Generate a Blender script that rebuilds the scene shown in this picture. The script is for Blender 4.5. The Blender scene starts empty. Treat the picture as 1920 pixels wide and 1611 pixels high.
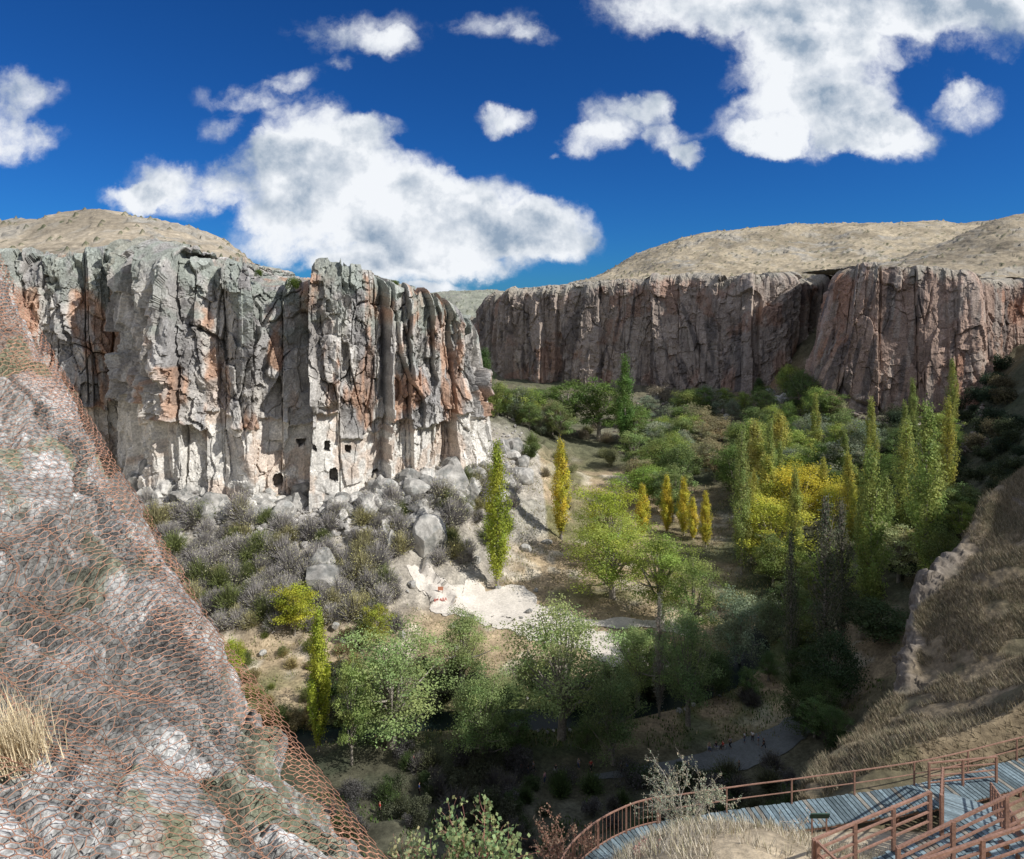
import bpy, bmesh, math, random, numpy as np
from mathutils import Vector
random.seed(7); rng=np.random.default_rng(7)
FL=1250.;HY=560.;CX=960.;H=70.
def at(px,py,Y): return np.array([(px-CX)/FL*Y, Y, H-(py-HY)/FL*Y])
C=bpy.context.scene.collection
# ---------------------------------------------------------------- noise
def hsh(i,j,k,s):
    n=(np.asarray(i).astype(np.int64)*374761393+np.asarray(j).astype(np.int64)*668265263+np.asarray(k).astype(np.int64)*1440662683+int(s)*97531)&0xffffffff
    n=((n^(n>>13))*1274126177)&0xffffffff
    n=((n^(n>>15))*1103515245)&0xffffffff
    n=n^(n>>16)
    return n/4294967295.
def vn(x,y,z=0.,s=0):
    x,y,z=np.broadcast_arrays(np.asarray(x,float),np.asarray(y,float),np.asarray(z,float))
    i=np.floor(x);j=np.floor(y);k=np.floor(z)
    fx=x-i;fy=y-j;fz=z-k
    fx=fx*fx*(3-2*fx);fy=fy*fy*(3-2*fy);fz=fz*fz*(3-2*fz)
    r=0
    ks=((0,1-fz),(1,fz)) if np.any(fz) else ((0,1.),)
    for a,wa in ((0,1-fx),(1,fx)):
        for b,wb in ((0,1-fy),(1,fy)):
            for c,wc in ks:
                r=r+hsh(i+a,j+b,k+c,s)*wa*wb*wc
    return r*2-1
def fbm(x,y,z=0.,s=0,o=4):
    r=0;a=1;t=0
    for q in range(o):
        f=2**q
        r=r+a*vn(x*f,y*f,z*f if np.ndim(z) or z else 0.,s+q*13);t+=a;a*=.5
    return r/t*1.5
def facet(x,y,s=0,j=.95,box=False):
    xi=np.floor(x);yi=np.floor(y)
    F1=np.full(x.shape,99.);F2=F1.copy();Z=np.zeros(x.shape)
    r0,gx,gy,dx,dy=Z.copy(),Z.copy(),Z.copy(),Z.copy(),Z.copy()
    for a in (-1,0,1):
        for b in (-1,0,1):
            ci=xi+a;cj=yi+b
            ex=x-(ci+.5+(hsh(ci,cj,1,s)-.5)*j);ey=y-(cj+.5+(hsh(ci,cj,2,s)-.5)*j)
            d=(ex**4+ey**4)**.5 if box else ex*ex+ey*ey
            m=d<F1
            F2=np.where(m,F1,np.minimum(F2,d));F1=np.where(m,d,F1)
            r0=np.where(m,hsh(ci,cj,3,s)*2-1,r0);gx=np.where(m,hsh(ci,cj,4,s)*2-1,gx);gy=np.where(m,hsh(ci,cj,5,s)*2-1,gy)
            dx=np.where(m,ex,dx);dy=np.where(m,ey,dy)
    return dict(f1=np.sqrt(F1),e=np.sqrt(F2)-np.sqrt(F1),r=r0,g=gx*dx+gy*dy,gx=gx*dx,gy=gy*dy)
def col1(x,s=0,j=.8):
    # one dimensional cells: straight columns
    xi=np.floor(x);F1=np.full(x.shape,99.);F2=F1.copy();r0=np.zeros(x.shape);g=r0.copy();dx=r0.copy()
    for a in (-1,0,1):
        ci=xi+a;ex=x-(ci+.5+(hsh(ci,0*ci,1,s)-.5)*j);d=np.abs(ex);m=d<F1
        F2=np.where(m,F1,np.minimum(F2,d));F1=np.where(m,d,F1);r0=np.where(m,hsh(ci,0*ci,3,s)*2-1,r0);g=np.where(m,hsh(ci,0*ci,4,s)*2-1,g);dx=np.where(m,ex,dx)
    return dict(f1=F1,e=F2-F1,r=r0,g=g*dx)
def ss(a,b,x):
    t=np.clip((x-a)/(b-a),0,1);return t*t*(3-2*t)
def mixc(a,b,t): return a+(np.asarray(b)-a)*t[...,None]
# ---------------------------------------------------------------- objects
def setp(o,label=None,cat=None,group=None,kind=None):
    if label:o['label']=label
    if cat:o['category']=cat
    if group:o['group']=group
    if kind:o['kind']=kind
    return o
def emp(name,loc,label,cat,group=None,rz=0):
    o=bpy.data.objects.new(name,None);C.objects.link(o);o.location=loc;o.rotation_euler=(0,0,rz)
    o.empty_display_size=.2
    return setp(o,label,cat,group)
def fastmesh(name,V,Fc,col=None,smooth=False):
    V=np.ascontiguousarray(V,dtype=np.float32).reshape(-1,3);Fc=np.ascontiguousarray(Fc,dtype=np.int32)
    n,k=Fc.shape
    me=bpy.data.meshes.new(name);me.vertices.add(len(V));me.vertices.foreach_set('co',V.ravel())
    me.loops.add(n*k);me.loops.foreach_set('vertex_index',Fc.ravel())
    me.polygons.add(n);me.polygons.foreach_set('loop_start',np.arange(0,n*k,k,dtype=np.int32))
    me.update(calc_edges=True)
    me.polygons.foreach_set('use_smooth',np.full(n,bool(smooth)))
    if col is not None:
        c=np.ones((len(V),4),np.float32);c[:,:3]=np.asarray(col,dtype=np.float32).reshape(-1,3)
        me.color_attributes.new('Col','FLOAT_COLOR','POINT').data.foreach_set('color',c.ravel())
    return me
def gridfaces(nv,nu):
    i=np.arange((nv-1)*(nu-1));r=i//(nu-1);c=i%(nu-1);a=r*nu+c
    return np.stack([a,a+1,a+nu+1,a+nu],1)
def link(name,me,mat,parent=None):
    o=bpy.data.objects.new(name,me);C.objects.link(o)
    if mat and not me.materials: me.materials.append(mat)
    if parent:o.parent=parent
    return o
def gridobj(name,P,col,mat,smooth=False,parent=None):
    nv,nu=P.shape[:2]
    return link(name,fastmesh(name,P,gridfaces(nv,nu),col,smooth),mat,parent)
class MB:
    def __init__(s): s.V=[];s.F=[];s.c=[];s.n=0
    def add(s,V,F,c=(1,1,1)):
        V=np.asarray(V,float).reshape(-1,3);s.V.append(V);s.F.append(np.asarray(F)+s.n);s.n+=len(V)
        s.c.append(np.broadcast_to(np.asarray(c,float),(len(V),3)))
    def tube(s,pts,rad,sides=6,c=(1,1,1),cap=True):
        pts=np.asarray(pts,float);n=len(pts);rad=np.broadcast_to(np.asarray(rad,float),(n,))
        T=np.gradient(pts,axis=0);T/=np.linalg.norm(T,axis=1)[:,None]+1e-9
        ref=np.array([0,0,1.]) if abs(T[0][2])<.9 else np.array([1.,0,0])
        U=np.cross(T,ref);U/=np.linalg.norm(U,axis=1)[:,None]+1e-9;W=np.cross(T,U)
        a=(np.arange(sides)+.5)/sides*2*math.pi
        V=pts[:,None]+rad[:,None,None]*(np.cos(a)[None,:,None]*U[:,None]+np.sin(a)[None,:,None]*W[:,None])
        Fq=[]
        for i in range(n-1):
            for j in range(sides):
                k=(j+1)%sides;Fq.append([i*sides+j,i*sides+k,(i+1)*sides+k,(i+1)*sides+j])
        V=V.reshape(-1,3)
        if cap and sides==4: Fq+= [[3,2,1,0],[(n-1)*4,(n-1)*4+1,(n-1)*4+2,(n-1)*4+3]]
        s.add(V,Fq,c)
    def box(s,c,ux,uy,uz,col=(1,1,1)):
        c,ux,uy,uz=[np.asarray(q,float) for q in (c,ux,uy,uz)]
        V=[c+a*ux+b*uy+d*uz for d in(-1,1) for b in(-1,1) for a in(-1,1)]
        s.add(V,[[0,2,3,1],[4,5,7,6],[0,1,5,4],[2,6,7,3],[0,4,6,2],[1,3,7,5]],col)
    def mesh(s,name,smooth=False): return fastmesh(name,np.concatenate(s.V),np.concatenate(s.F),np.concatenate(s.c),smooth)
    def build(s,name,mat,parent=None,smooth=False): return link(name,s.mesh(name,smooth),mat,parent)
# ---------------------------------------------------------------- materials
def newmat(name):
    m=bpy.data.materials.new(name);m.use_nodes=True;nt=m.node_tree;return m,nt,nt.nodes['Principled BSDF']
def rockmat(name,scales=((1.2,.5),(.25,.35)),bump=.5,bd=.25,rough=.95,base=None):
    m,nt,b=newmat(name);N=nt.nodes;Lk=nt.links
    b.inputs['Roughness'].default_value=rough;b.inputs['Specular IOR Level'].default_value=.15
    tc=N.new('ShaderNodeTexCoord')
    if base is None:
        at_=N.new('ShaderNodeAttribute');at_.attribute_name='Col';cur=at_.outputs['Color']
    else:
        rg=N.new('ShaderNodeRGB');rg.outputs[0].default_value=(*base,1);cur=rg.outputs[0]
    hs=None
    for sc,am in scales:
        nz=N.new('ShaderNodeTexNoise');nz.inputs['Scale'].default_value=1/sc;nz.inputs['Detail'].default_value=4;nz.inputs['Roughness'].default_value=.65
        Lk.new(tc.outputs['Object'],nz.inputs['Vector'])
        mr=N.new('ShaderNodeMapRange');mr.inputs['From Min'].default_value=.3;mr.inputs['From Max'].default_value=.7
        mr.inputs['To Min'].default_value=1-am;mr.inputs['To Max'].default_value=1+am
        Lk.new(nz.outputs['Fac'],mr.inputs['Value'])
        vm=N.new('ShaderNodeVectorMath');vm.operation='SCALE';Lk.new(cur,vm.inputs[0]);Lk.new(mr.outputs[0],vm.inputs['Scale']);cur=vm.outputs[0]
        hs=nz.outputs['Fac']
    Lk.new(cur,b.inputs['Base Color'])
    bp=N.new('ShaderNodeBump');bp.inputs['Strength'].default_value=bump;bp.inputs['Distance'].default_value=bd
    Lk.new(hs,bp.inputs['Height']);Lk.new(bp.outputs[0],b.inputs['Normal'])
    return m
M_cliff=rockmat('cliff_rock',((2.,.22),(.5,.3)),.5,.25)
M_ground=rockmat('ground_soil',((3.,.3),(.5,.4)),.5,.2)
M_hill=rockmat('hill_grass',((12.,.15),(2.,.28)),.6,.7)
M_near=rockmat('near_rock',((.3,.25),(.05,.45)),.9,.035)
M_path=rockmat('path_dust',((3.,.15),(.4,.2)),.3,.1,base=(.62,.57,.50))
M_pave=rockmat('paving',((2.,.15),(.3,.2)),.3,.05,base=(.12,.13,.13))
M_boulder=rockmat('boulder_rock',((1.5,.3),(.3,.4)),.7,.3)
def leafmat(name,fixed=None,trans=.35):
    m,nt,b=newmat(name);N=nt.nodes;Lk=nt.links
    at_=N.new('ShaderNodeAttribute');at_.attribute_name='Col'
    vm=N.new('ShaderNodeVectorMath');vm.operation='MULTIPLY';Lk.new(at_.outputs['Color'],vm.inputs[0])
    if fixed: vm.inputs[1].default_value=fixed
    else:
        oi=N.new('ShaderNodeObjectInfo');Lk.new(oi.outputs['Color'],vm.inputs[1])
    cur=vm.outputs[0]
    Lk.new(cur,b.inputs['Base Color']);b.inputs['Roughness'].default_value=.6;b.inputs['Specular IOR Level'].default_value=.25
    if trans:
        tr=N.new('ShaderNodeBsdfTranslucent');Lk.new(cur,tr.inputs['Color'])
        mx=N.new('ShaderNodeMixShader');mx.inputs[0].default_value=trans
        Lk.new(b.outputs[0],mx.inputs[1]);Lk.new(tr.outputs[0],mx.inputs[2]);Lk.new(mx.outputs[0],nt.nodes['Material Output'].inputs['Surface'])
    return m
M_leaf=leafmat('leaves',trans=.4);M_twig=leafmat('twigs',trans=.0);M_grass=leafmat('dry_grass',fixed=(1,1,1),trans=.0)
M_bark=rockmat('bark',((1.,.3),(.2,.4)),.6,.1,base=(.30,.27,.23))
M_wood=rockmat('weathered_planks',((.8,.25),(.12,.3)),.3,.01)
M_rail=rockmat('rust_red_metal',((.5,.2),(.06,.3)),.2,.003,rough=.55,base=(.30,.175,.13))
M_net=rockmat('rusty_wire',((.6,.3),(.1,.25)),.1,.002,rough=.7,base=(.52,.29,.20))
def plain(name,c,rough=.8):
    return rockmat(name,((.3,.12),(.05,.12)),.1,.004,rough=rough,base=c)
# ---------------------------------------------------------------- curve/sheets
def crom(P,n):
    k=len(P);u=np.linspace(0,k-1,n);i=np.minimum(u.astype(int),k-2);t=(u-i).reshape(-1,*([1]*(P.ndim-1)))
    Pe=np.concatenate([2*P[:1]-P[1:2],P,2*P[-1:]-P[-2:-1]])
    a,b,c,d=Pe[i],Pe[i+1],Pe[i+2],Pe[i+3]
    return .5*((2*b)+(-a+c)*t+(2*a-5*b+4*c-d)*t*t+(-a+3*b-3*c+d)*t**3)
def resample(G,nv,nu):
    A=crom(np.asarray(G,float),nv);return np.swapaxes(crom(np.swapaxes(A,0,1),nu),0,1)
def normals(P):
    n=np.cross(np.gradient(P,axis=1),np.gradient(P,axis=0));return n/(np.linalg.norm(n,axis=2)[...,None]+1e-9)
# ================================================================= TERRAIN
river=np.array([(64,152),(50,134),(37,122),(14,114),(-12,112),(-38,107),(-75,104)],float)
ctl=[
(0,-5,68.3),(0,6,61),(0,12,56),(2,20,51.5),(-10,12,55),(-10,20,47),(-10,40,28),(-10,60,13),(-10,80,4),
(10,13,54),(7,20,54.2),(5,22,52.6),(9,22,52.6),(7,24,50.8),(3,18,54.9),(12,18,53.4),(16,17,53.6),(13,23,50.),(9,25.6,49.),(12,29,47.2),(12,34,42),(12,45,28),(12,60,13),(12,80,3),(4,27,47),(4,34,38),
(22,16,56),(22,20,53),(22,26,49),(22,31,47),(25,37,42),(25,50,30),(30,65,16),(32,80,4),(50,60,38),(50,80,22),(48,92,4),(70,60,72),(60,95,12),
(-20,0,66),(-25,15,52),(-30,40,30),(-30,60,14),(-30,80,4),(-50,60,18),(-50,85,3),(-60,100,2),(-85,100,10),(-60,30,48),(-90,60,38),(-120,100,40),
(0,-40,85),(60,-40,90),(-60,-40,80),(-150,-40,85),(45,0,68),(45,30,58),(70,20,82),(100,0,107),(100,35,108),(95,65,101),(77,85,53),(77,100,32),(100,100,60),(118,100,78),(150,80,100),
(96,125,27),(125,125,54),(150,125,78),(115,150,28),(140,150,50),(165,150,76),(150,195,32),(180,195,62),(210,195,88),(192,250,46),(230,250,82),(260,200,100),(200,100,95),(250,50,100),(200,0,105),
(0,95,0),(20,97,0),(40,102,.3),(-30,95,.5),(-20,110,0),(0,118,0),(25,115,0),(-40,112,.6),(-32,125,1),(-50,120,1.2),(0,135,1),(-20,137,2),(-10,149,2.4),(20,148,1.5),(50,150,2.5),(80,148,6),(95,170,12),
(20,175,2.5),(55,180,3),(20,200,3.5),(50,215,4),(17,190,3),(50,258,4.5),(20,258,6),(85,200,7),(80,235,9),(75,190,5),
(-61,162,20),(-80,155,20),(-97,168,24),(-127,162,30),(-160,150,35),(-36,169,20),(-23,176,22),(-10,188,23),(-33,158,13),(-55,150,11),(-15,165,11),(-3,205,14),(-45,140,6),(-75,138,9.5),(-90,140,15),(-60,130,3),(-5,180,9),(-8,157,4),
(12,215,8),(-4,230,19),(-8,260,20),(-15,300,21),(5,260,13),(-20,430,15),(5,337,9),(30,320,7.5),
(44,395,13),(105,380,14),(126,362,17),(142,360,23),(155,367,33),(166,378,44),(176,390,52),(185,370,58),(135,335,22),(148,325,26),(160,330,36),(120,310,19),(130,290,23),(145,275,23),(165,265,24),(177,262,25),(187,262,32),(215,285,44),(115,280,17),(98,268,12),(118,230,13),(135,215,20),(158,222,28),(70,330,9),(90,300,10),(40,290,6),
(300,300,60),(300,450,60),(0,500,30),(-200,300,60),(-200,500,60),(-250,100,70),(200,500,60),(-90,200,30)]
ctl=np.array(ctl,float)
def K(a,b): return np.sqrt((a[...,0]-b[...,0])**2+(a[...,1]-b[...,1])**2+4.)
Am=K(ctl[:,None,:2],ctl[None,:,:2])+np.eye(len(ctl))*-.4
m0=ctl[:,2].mean();wr=np.linalg.solve(Am,ctl[:,2]-m0)
def core(x,y):
    q=np.stack([x,y],-1).reshape(-1,2);out=np.zeros(len(q))
    for i in range(0,len(q),40000): out[i:i+40000]=K(q[i:i+40000,None],ctl[None,:,:2])@wr
    return out.reshape(x.shape)+m0
rv=crom(river,120);rvz=core(rv[:,0],rv[:,1]);rvz=np.convolve(np.pad(rvz,10,mode='edge'),np.ones(21)/21,'valid')
def rdist(x,y):
    d=np.full(x.shape,1e9)
    for p in rv: d=np.minimum(d,(x-p[0])**2+(y-p[1])**2)
    return np.sqrt(d)
gx=np.concatenate([[-3000,-900,-400,-300,-250],np.arange(-210,265,.95),[300,400,900,3000]])
gy=np.concatenate([[-2000,-500,-150,-80],np.arange(-40,60,.7),np.arange(60,200,.8),np.arange(200,500,1.3),[540,700,1200,4000]])
GX,GY=np.meshgrid(gx,gy)
GZ=core(np.clip(GX,-250,300),np.clip(GY,-60,520))
slope=np.hypot(np.gradient(GZ,axis=0)/np.gradient(GY,axis=0),np.gradient(GZ,axis=1)/np.gradient(GX,axis=1))
RD=rdist(GX,GY)
sl=ss(.08,.4,slope)
fq=facet(GX/7,GY/7,5);fq2=facet(GX/2.6,GY/2.6,6)
nearf=ss(30,60,GY)
GZ=GZ+fbm(GX/14,GY/14,s=3)*(.3+1.4*sl)*nearf+sl*((fq['r']*.9+fq['g']*1.6)+(fq2['r']*.35+fq2['g']*.6))*ss(45,80,GY)+fbm(GX/3,GY/3,s=8)*.12
GZ-=1.3*(1-ss(2.,4.,RD))
def gz(x,y):
    i=np.clip(np.searchsorted(gx,x)-1,0,len(gx)-2);j=np.clip(np.searchsorted(gy,y)-1,0,len(gy)-2)
    u=(x-gx[i])/(gx[i+1]-gx[i]);v=(y-gy[j])/(gy[j+1]-gy[j])
    return (GZ[j,i]*(1-u)+GZ[j,i+1]*u)*(1-v)+(GZ[j+1,i]*(1-u)+GZ[j+1,i+1]*u)*v
def hit(px,py,Y0=70,Y1=450):
    Ys=np.arange(Y0,Y1,.5);x=(px-CX)/FL*Ys;z=H-(py-HY)/FL*Ys
    g=gz(x,Ys);w=np.where(g>=z)[0]
    Y=Ys[w[0]] if len(w) else Y1
    return np.array([(px-CX)/FL*Y,Y,float(gz(np.array((px-CX)/FL*Y),np.array(Y)))])
n1=fbm(GX/22,GY/22,s=21);n2=fbm(GX/5,GY/5,s=22)
col=np.zeros(GX.shape+(3,))+np.array((.36,.28,.18))
col=mixc(col,(.50,.44,.34),ss(.1,.6,n2))
col=mixc(col,(.17,.16,.08),ss(.0,.5,n1))
green=np.clip((1-ss(5,20,RD))*ss(-.4,.3,n2)+(GY<108)*(GY>60)*.35,0,1)
col=mixc(col,(.07,.105,.03),green*.85)
lt=ss(.2,.45,slope)*(GX<10)*(GY>100)
col=mixc(col,(.36,.34,.30),lt*.8)
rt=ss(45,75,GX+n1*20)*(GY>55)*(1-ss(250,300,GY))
col=mixc(col,(.055,.065,.04),rt*.9)  # dark green-brown right slope, deepened to stand for its shade
far=ss(235,290,GY)
col=mixc(col,(.10,.105,.07),far*.8)
gul=np.exp(-((GX-142)**2+(GY-362)**2)/300);col=mixc(col,(.27,.18,.11),np.clip(gul,0,1)*.9)
nearm=(1-ss(32,50,GY));col=mixc(col,(.42,.35,.25),nearm*.8)
col=mixc(col,(.05,.055,.04),ss(38,55,GY)*(1-ss(100,114,GY))*(GX<60)*(GX>-42)*.85)  # near valley floor darkened; the shadow there is put into the colour
col*=(1+.25*fbm(GX/1.7,GY/1.7,s=30))[...,None]
col=np.clip(col,.02,.8)
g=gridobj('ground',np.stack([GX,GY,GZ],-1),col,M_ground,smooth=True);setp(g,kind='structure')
def ribbon(name,pts,w,mat,off,zf=None,n=160,m=9,jit=.3):
    c=crom(np.array(pts,float),n);w=np.interp(np.linspace(0,1,n),np.linspace(0,1,len(w)),w)
    T=np.gradient(c,axis=0);T/=np.linalg.norm(T,axis=1)[:,None];Nn=np.stack([-T[:,1],T[:,0]],1)
    t=np.linspace(-1,1,m);ww=w[:,None]*.5*(1+jit*fbm(np.arange(n)[:,None]/9.,t[None]*3,s=3))
    P=np.zeros((n,m,3));P[...,:2]=c[:,None]+Nn[:,None]*(t[None]*ww)[...,None]
    P[...,2]=gz(P[...,0],P[...,1])+off if zf is None else zf[:,None]
    return setp(gridobj(name,P,None,mat,True),kind='structure')
m,nt,b=newmat('river_water');b.inputs['Base Color'].default_value=(.010,.018,.015,1);b.inputs['Roughness'].default_value=.35;b.inputs['Specular IOR Level'].default_value=.2
nz=nt.nodes.new('ShaderNodeTexNoise');nz.inputs['Scale'].default_value=3;bp=nt.nodes.new('ShaderNodeBump');bp.inputs['Strength'].default_value=.5;bp.inputs['Distance'].default_value=.15
nt.links.new(nz.outputs['Fac'],bp.inputs['Height']);nt.links.new(bp.outputs[0],b.inputs['Normal'])
ribbon('river',rv,[6]*2,m,0,zf=rvz-.85,n=120)
def pw(l): return [tuple(hit(px,py)[:2]) for px,py in l]
pth=pw([(770,1062),(815,1100),(860,1128),(930,1140),(1010,1165),(1090,1195),(1170,1230),(1240,1262)])
ribbon('path',pth,[2.5,5,10,13,12,9,8,4],M_path,.14,n=120,m=15,jit=.6)
ribbon('side_path',pw([(1010,1165),(1120,1170),(1230,1175),(1300,1190)]),[4,3,3,3],M_path,.2,n=60,jit=.5)
ribbon('paved_walk',[(12,98),(22,99.5),(34,102),(46,107),(50,110)],[1.,2.5,5.5,5.5,2],M_pave,.12,n=120,jit=.15)
# ================================================================= CLIFFS
def smooth1(a,k):
    if k<2: return a
    w=np.hanning(k+2)[1:-1];w/=w.sum();return np.convolve(np.pad(a,(k//2,k-1-k//2),mode='edge'),w,'valid')
def cliff(name,st,du,dh,W,seed,colf,down=9,caves=(),ledge=None,Rr=6.,sm=4.,p=(3.2,1.5,2.4,.6,1.3,1.6),rim=1.,cw=(14.,6.5,2.9,1.3),ch=26.,ch2=10.,skew=.05,calm=None,bkd=(0,1),fadei=None,flute=0.):
    st=np.array(st,float)
    B=np.array([at(r[0],r[2],r[1]) for r in st]);T=np.array([at(r[3],r[5],r[4]) for r in st])
    L=np.concatenate([[0],np.cumsum(np.hypot(*np.diff(B[:,:2],axis=0).T))])
    s=np.arange(0,L[-1],du);k=int(sm/du)
    B=np.stack([smooth1(np.interp(s,L,B[:,i]),k) for i in range(3)],1);T=np.stack([smooth1(np.interp(s,L,T[:,i]),k) for i in range(3)],1)
    tg=np.stack([smooth1(np.gradient(B[:,0]),k*3),smooth1(np.gradient(B[:,1]),k*3)],1);tg/=np.linalg.norm(tg,axis=1)[:,None]
    nr=np.stack([tg[:,1],-tg[:,0]],1);bkd=np.array(bkd,float)
    Hc=(T[:,2]-B[:,2]).max();nh=int(Hc/dh);t=np.linspace(-down/Hc,1,nh)[:,None];tt=np.clip(t,0,1)
    S=np.broadcast_to(s[None],(nh,len(s)));Hm=t*(T[:,2]-B[:,2])[None]
    fade=np.ones_like(S)
    if fadei is not None: fade=1-.93*ss(L[fadei]-2,L[fadei]+3,S)
    sw=S+.9*fbm(S/18,Hm/34,s=seed+1)+.14*fbm(S/2.5,Hm/4,s=seed+51);hw=Hm+1.5*fbm(S/9,Hm/9,s=seed+2)
    sk=skew*hw*(hsh(np.floor(S/22),0*S,1,seed)-.5)
    c0=col1((sw+sk)/cw[0],seed+9);ca=col1((sw+sk)/cw[1],seed+13)
    c1=facet((sw+sk)/cw[1],hw/ch,seed+3,box=True,j=.8)
    c2=facet(sw/cw[2],hw/ch2,seed+4,box=True,j=.85);c3=facet(sw/cw[3],hw/2.6,seed+5);c4=facet(S/.6+.5*fbm(S,Hm,s=4),Hm/.95,seed+6)
    low=np.ones_like(S);base=B[None]+(T-B)[None]*t[...,None]
    px=CX+FL*base[...,0]/base[...,1];py=HY+(H-base[...,2])*FL/base[...,1]
    cal=np.ones_like(S)
    if calm is not None: cal=1-.7*ss(calm[0],calm[0]+25,px)*(1-ss(calm[1]-25,calm[1],px))*(1-ss(.36,.44,tt))
    if ledge is not None:
        cid=hsh(np.floor((sw+sk)/6.3),0*S,3,seed)
        lh=ledge*(1+.20*(cid-.5)*2)+.014*fbm(S/2,S*0,s=3);low=ss(-.006,.006,tt-lh)
    r=(.55+.45*low)*cal*fade
    D=p[0]*(c0['r']*.9+c0['g']*2.2)*(.4+.6*cal)*fade+r*p[1]*(.8*ca['r']+1.6*ca['g'])+r*(p[1]*.8*c1['r']+p[2]*(c1['gx']*1.6+c1['gy']*1.0))+r*(p[3]*c2['r']+p[4]*(c2['gx']*1.3+c2['gy']*1.1))
    cm=ss(-.15,.25,fbm(S/6,Hm/14,s=seed+61))
    D=D-(1-ss(0,.05,ca['e']))*p[5]*r*(.4+.6*cm)-(1-ss(0,.04,c1['e']))*p[5]*.75*r*cm-(1-ss(0,.045,c2['e']))*p[5]*.38*r*cm+flute*fbm(S/1.3,Hm/16,s=seed+71)*fade
    rr=r*(.35+.65*ss(-.3,.3,fbm(S/7,Hm/7,s=seed+62)))
    D=D+rr*p[3]*1.0*(c3['r']*.45+c3['g']*1.1)+rr*p[3]*(c4['r']*.14+c4['g']*.34)+fbm(S/1.2,Hm/1.6,s=seed+8)*.10
    if ledge is not None:
        rec=(hsh(np.floor((sw+sk)/6.3),0*S,7,seed))
        D=D-(1-low)*(.5+2.8*ss(.3,.8,rec)*cal)*fade+.7*np.exp(-((tt-lh-.008)/.01)**2)*low*fade
    q=np.clip((tt-.88)/.12,0,1)*.985
    R=Rr*(1+.7*ca['r']);D=D-R*(1-np.sqrt(1-q*q))+(1-tt)*1.5
    P=np.zeros((nh,len(s),3))
    cavem=np.zeros_like(S)
    for cv in caves:
        j1=fbm(S/1.3,Hm/1.3,s=99)*3.2;j2=fbm(S/1.3,Hm/1.3,s=199)*3.2
        inside=(px>cv[0]+j1)&(px<cv[1]+j2)&(py>cv[2]+j2)&(py<cv[3]+j1)
        if len(cv)>4: inside&=((px-(cv[0]+cv[1])/2)**2/((cv[1]-cv[0])/2)**2+(np.minimum(py-(cv[2]+(cv[1]-cv[0])/2),0))**2/((cv[1]-cv[0])/2)**2)<1
        cavem=np.where(inside,1,cavem)
    D=D-cavem*2.8
    P[...,:2]=base[...,:2]+nr[None]*D[...,None]
    P[...,2]=base[...,2]+(rim*tt**3*(c0['r']*2.2+ca['r']*2.2+c2['r']*1.0))*(.4+.6*fade)+fbm(S/2,Hm/2,s=seed+11)*.2
    nt_=int(W/.8);kk=np.linspace(0,1,nt_+1)[1:,None];bk=W*kk**1.25
    St=np.broadcast_to(s[None],bk.shape[:1]+(len(s),))
    f1=facet(St/4,bk/5+0*St,seed+20);f2=facet(St/1.5,bk/1.5+0*St,seed+21)
    Pt=np.zeros((nt_,len(s),3))
    mixb=np.clip(bk/5,0,1)
    dirb=-nr[None]*(1-mixb[...,None])+bkd[None,None]*mixb[...,None]
    Pt[...,:2]=P[-1][None,:,:2]+np.cumsum(dirb*np.diff(np.concatenate([[[0.]],bk]),axis=0)[...,None],axis=0)
    Tz=np.minimum(smooth1(T[:,2],int(25/du)),T[:,2]+1.)
    rel=np.exp(-bk/12)
    Pt[...,2]=P[-1][None,:,2]*rel+(Tz[None]-.3)*(1-rel)+(f1['r']*1.0+f1['g']*1.6+f2['r']*.3+f2['g']*.6)*np.minimum(bk/3,1)*(.2+.8*np.exp(-bk/18))*rim
    cf=colf(S,Hm,tt,ca,c2,c3,low,seed);cf=mixc(cf,(.06,.05,.042),cavem*.7);ct=colf(St,Hm[-1:]+bk,np.ones_like(St)*1.,f1,f1,f2,np.ones_like(St),seed)  # cave recesses also coloured darker, shade painted into the rock
    PP=np.concatenate([P,Pt]);cc=np.concatenate([cf,ct])
    return setp(gridobj(name,PP,np.clip(cc,.015,.82),M_cliff),kind='structure')
def col_left(S,h,t,c1,c2,c3,low,sd):
    c=np.zeros(S.shape+(3,))+np.array((.44,.415,.38))
    c=mixc(c,(.30,.29,.28),ss(-.2,.35,fbm(S/8,h/18,s=sd+40)))
    c=mixc(c,(.42,.26,.175),ss(.08,.42,fbm(S/4.5,h/12,s=sd+41)+.10*c2['r'])*.85)
    c=mixc(c,(.14,.13,.125),ss(.12,.42,fbm(S/1.6,h/20,s=sd+42))*.6*ss(.2,.4,t))
    c=mixc(c,(.66,.635,.585),(1-low)*(.85+.15*c2['r']))
    c=mixc(c,(.47,.36,.28),(1-low)*ss(.15,.5,fbm(S/4,h/5,s=sd+47))*.6)
    c=mixc(c,(.54,.515,.475),low*ss(.2,.5,fbm(S/4,h/12,s=sd+49))*(1-ss(.75,.95,t))*.6)
    c=mixc(c,(.26,.285,.25),np.clip(ss(.62,.95,t+.22*fbm(S/5,h/5,s=sd+43))*ss(-.25,.3,fbm(S/3,h/4,s=sd+44)+.25*t),0,1)*.85)
    c=c*(1+.12*c2['r']+.07*c3['r'])[...,None]
    return mixc(c,(.10,.09,.08),(1-ss(0,.05,c1['e']))*.5*low)
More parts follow.
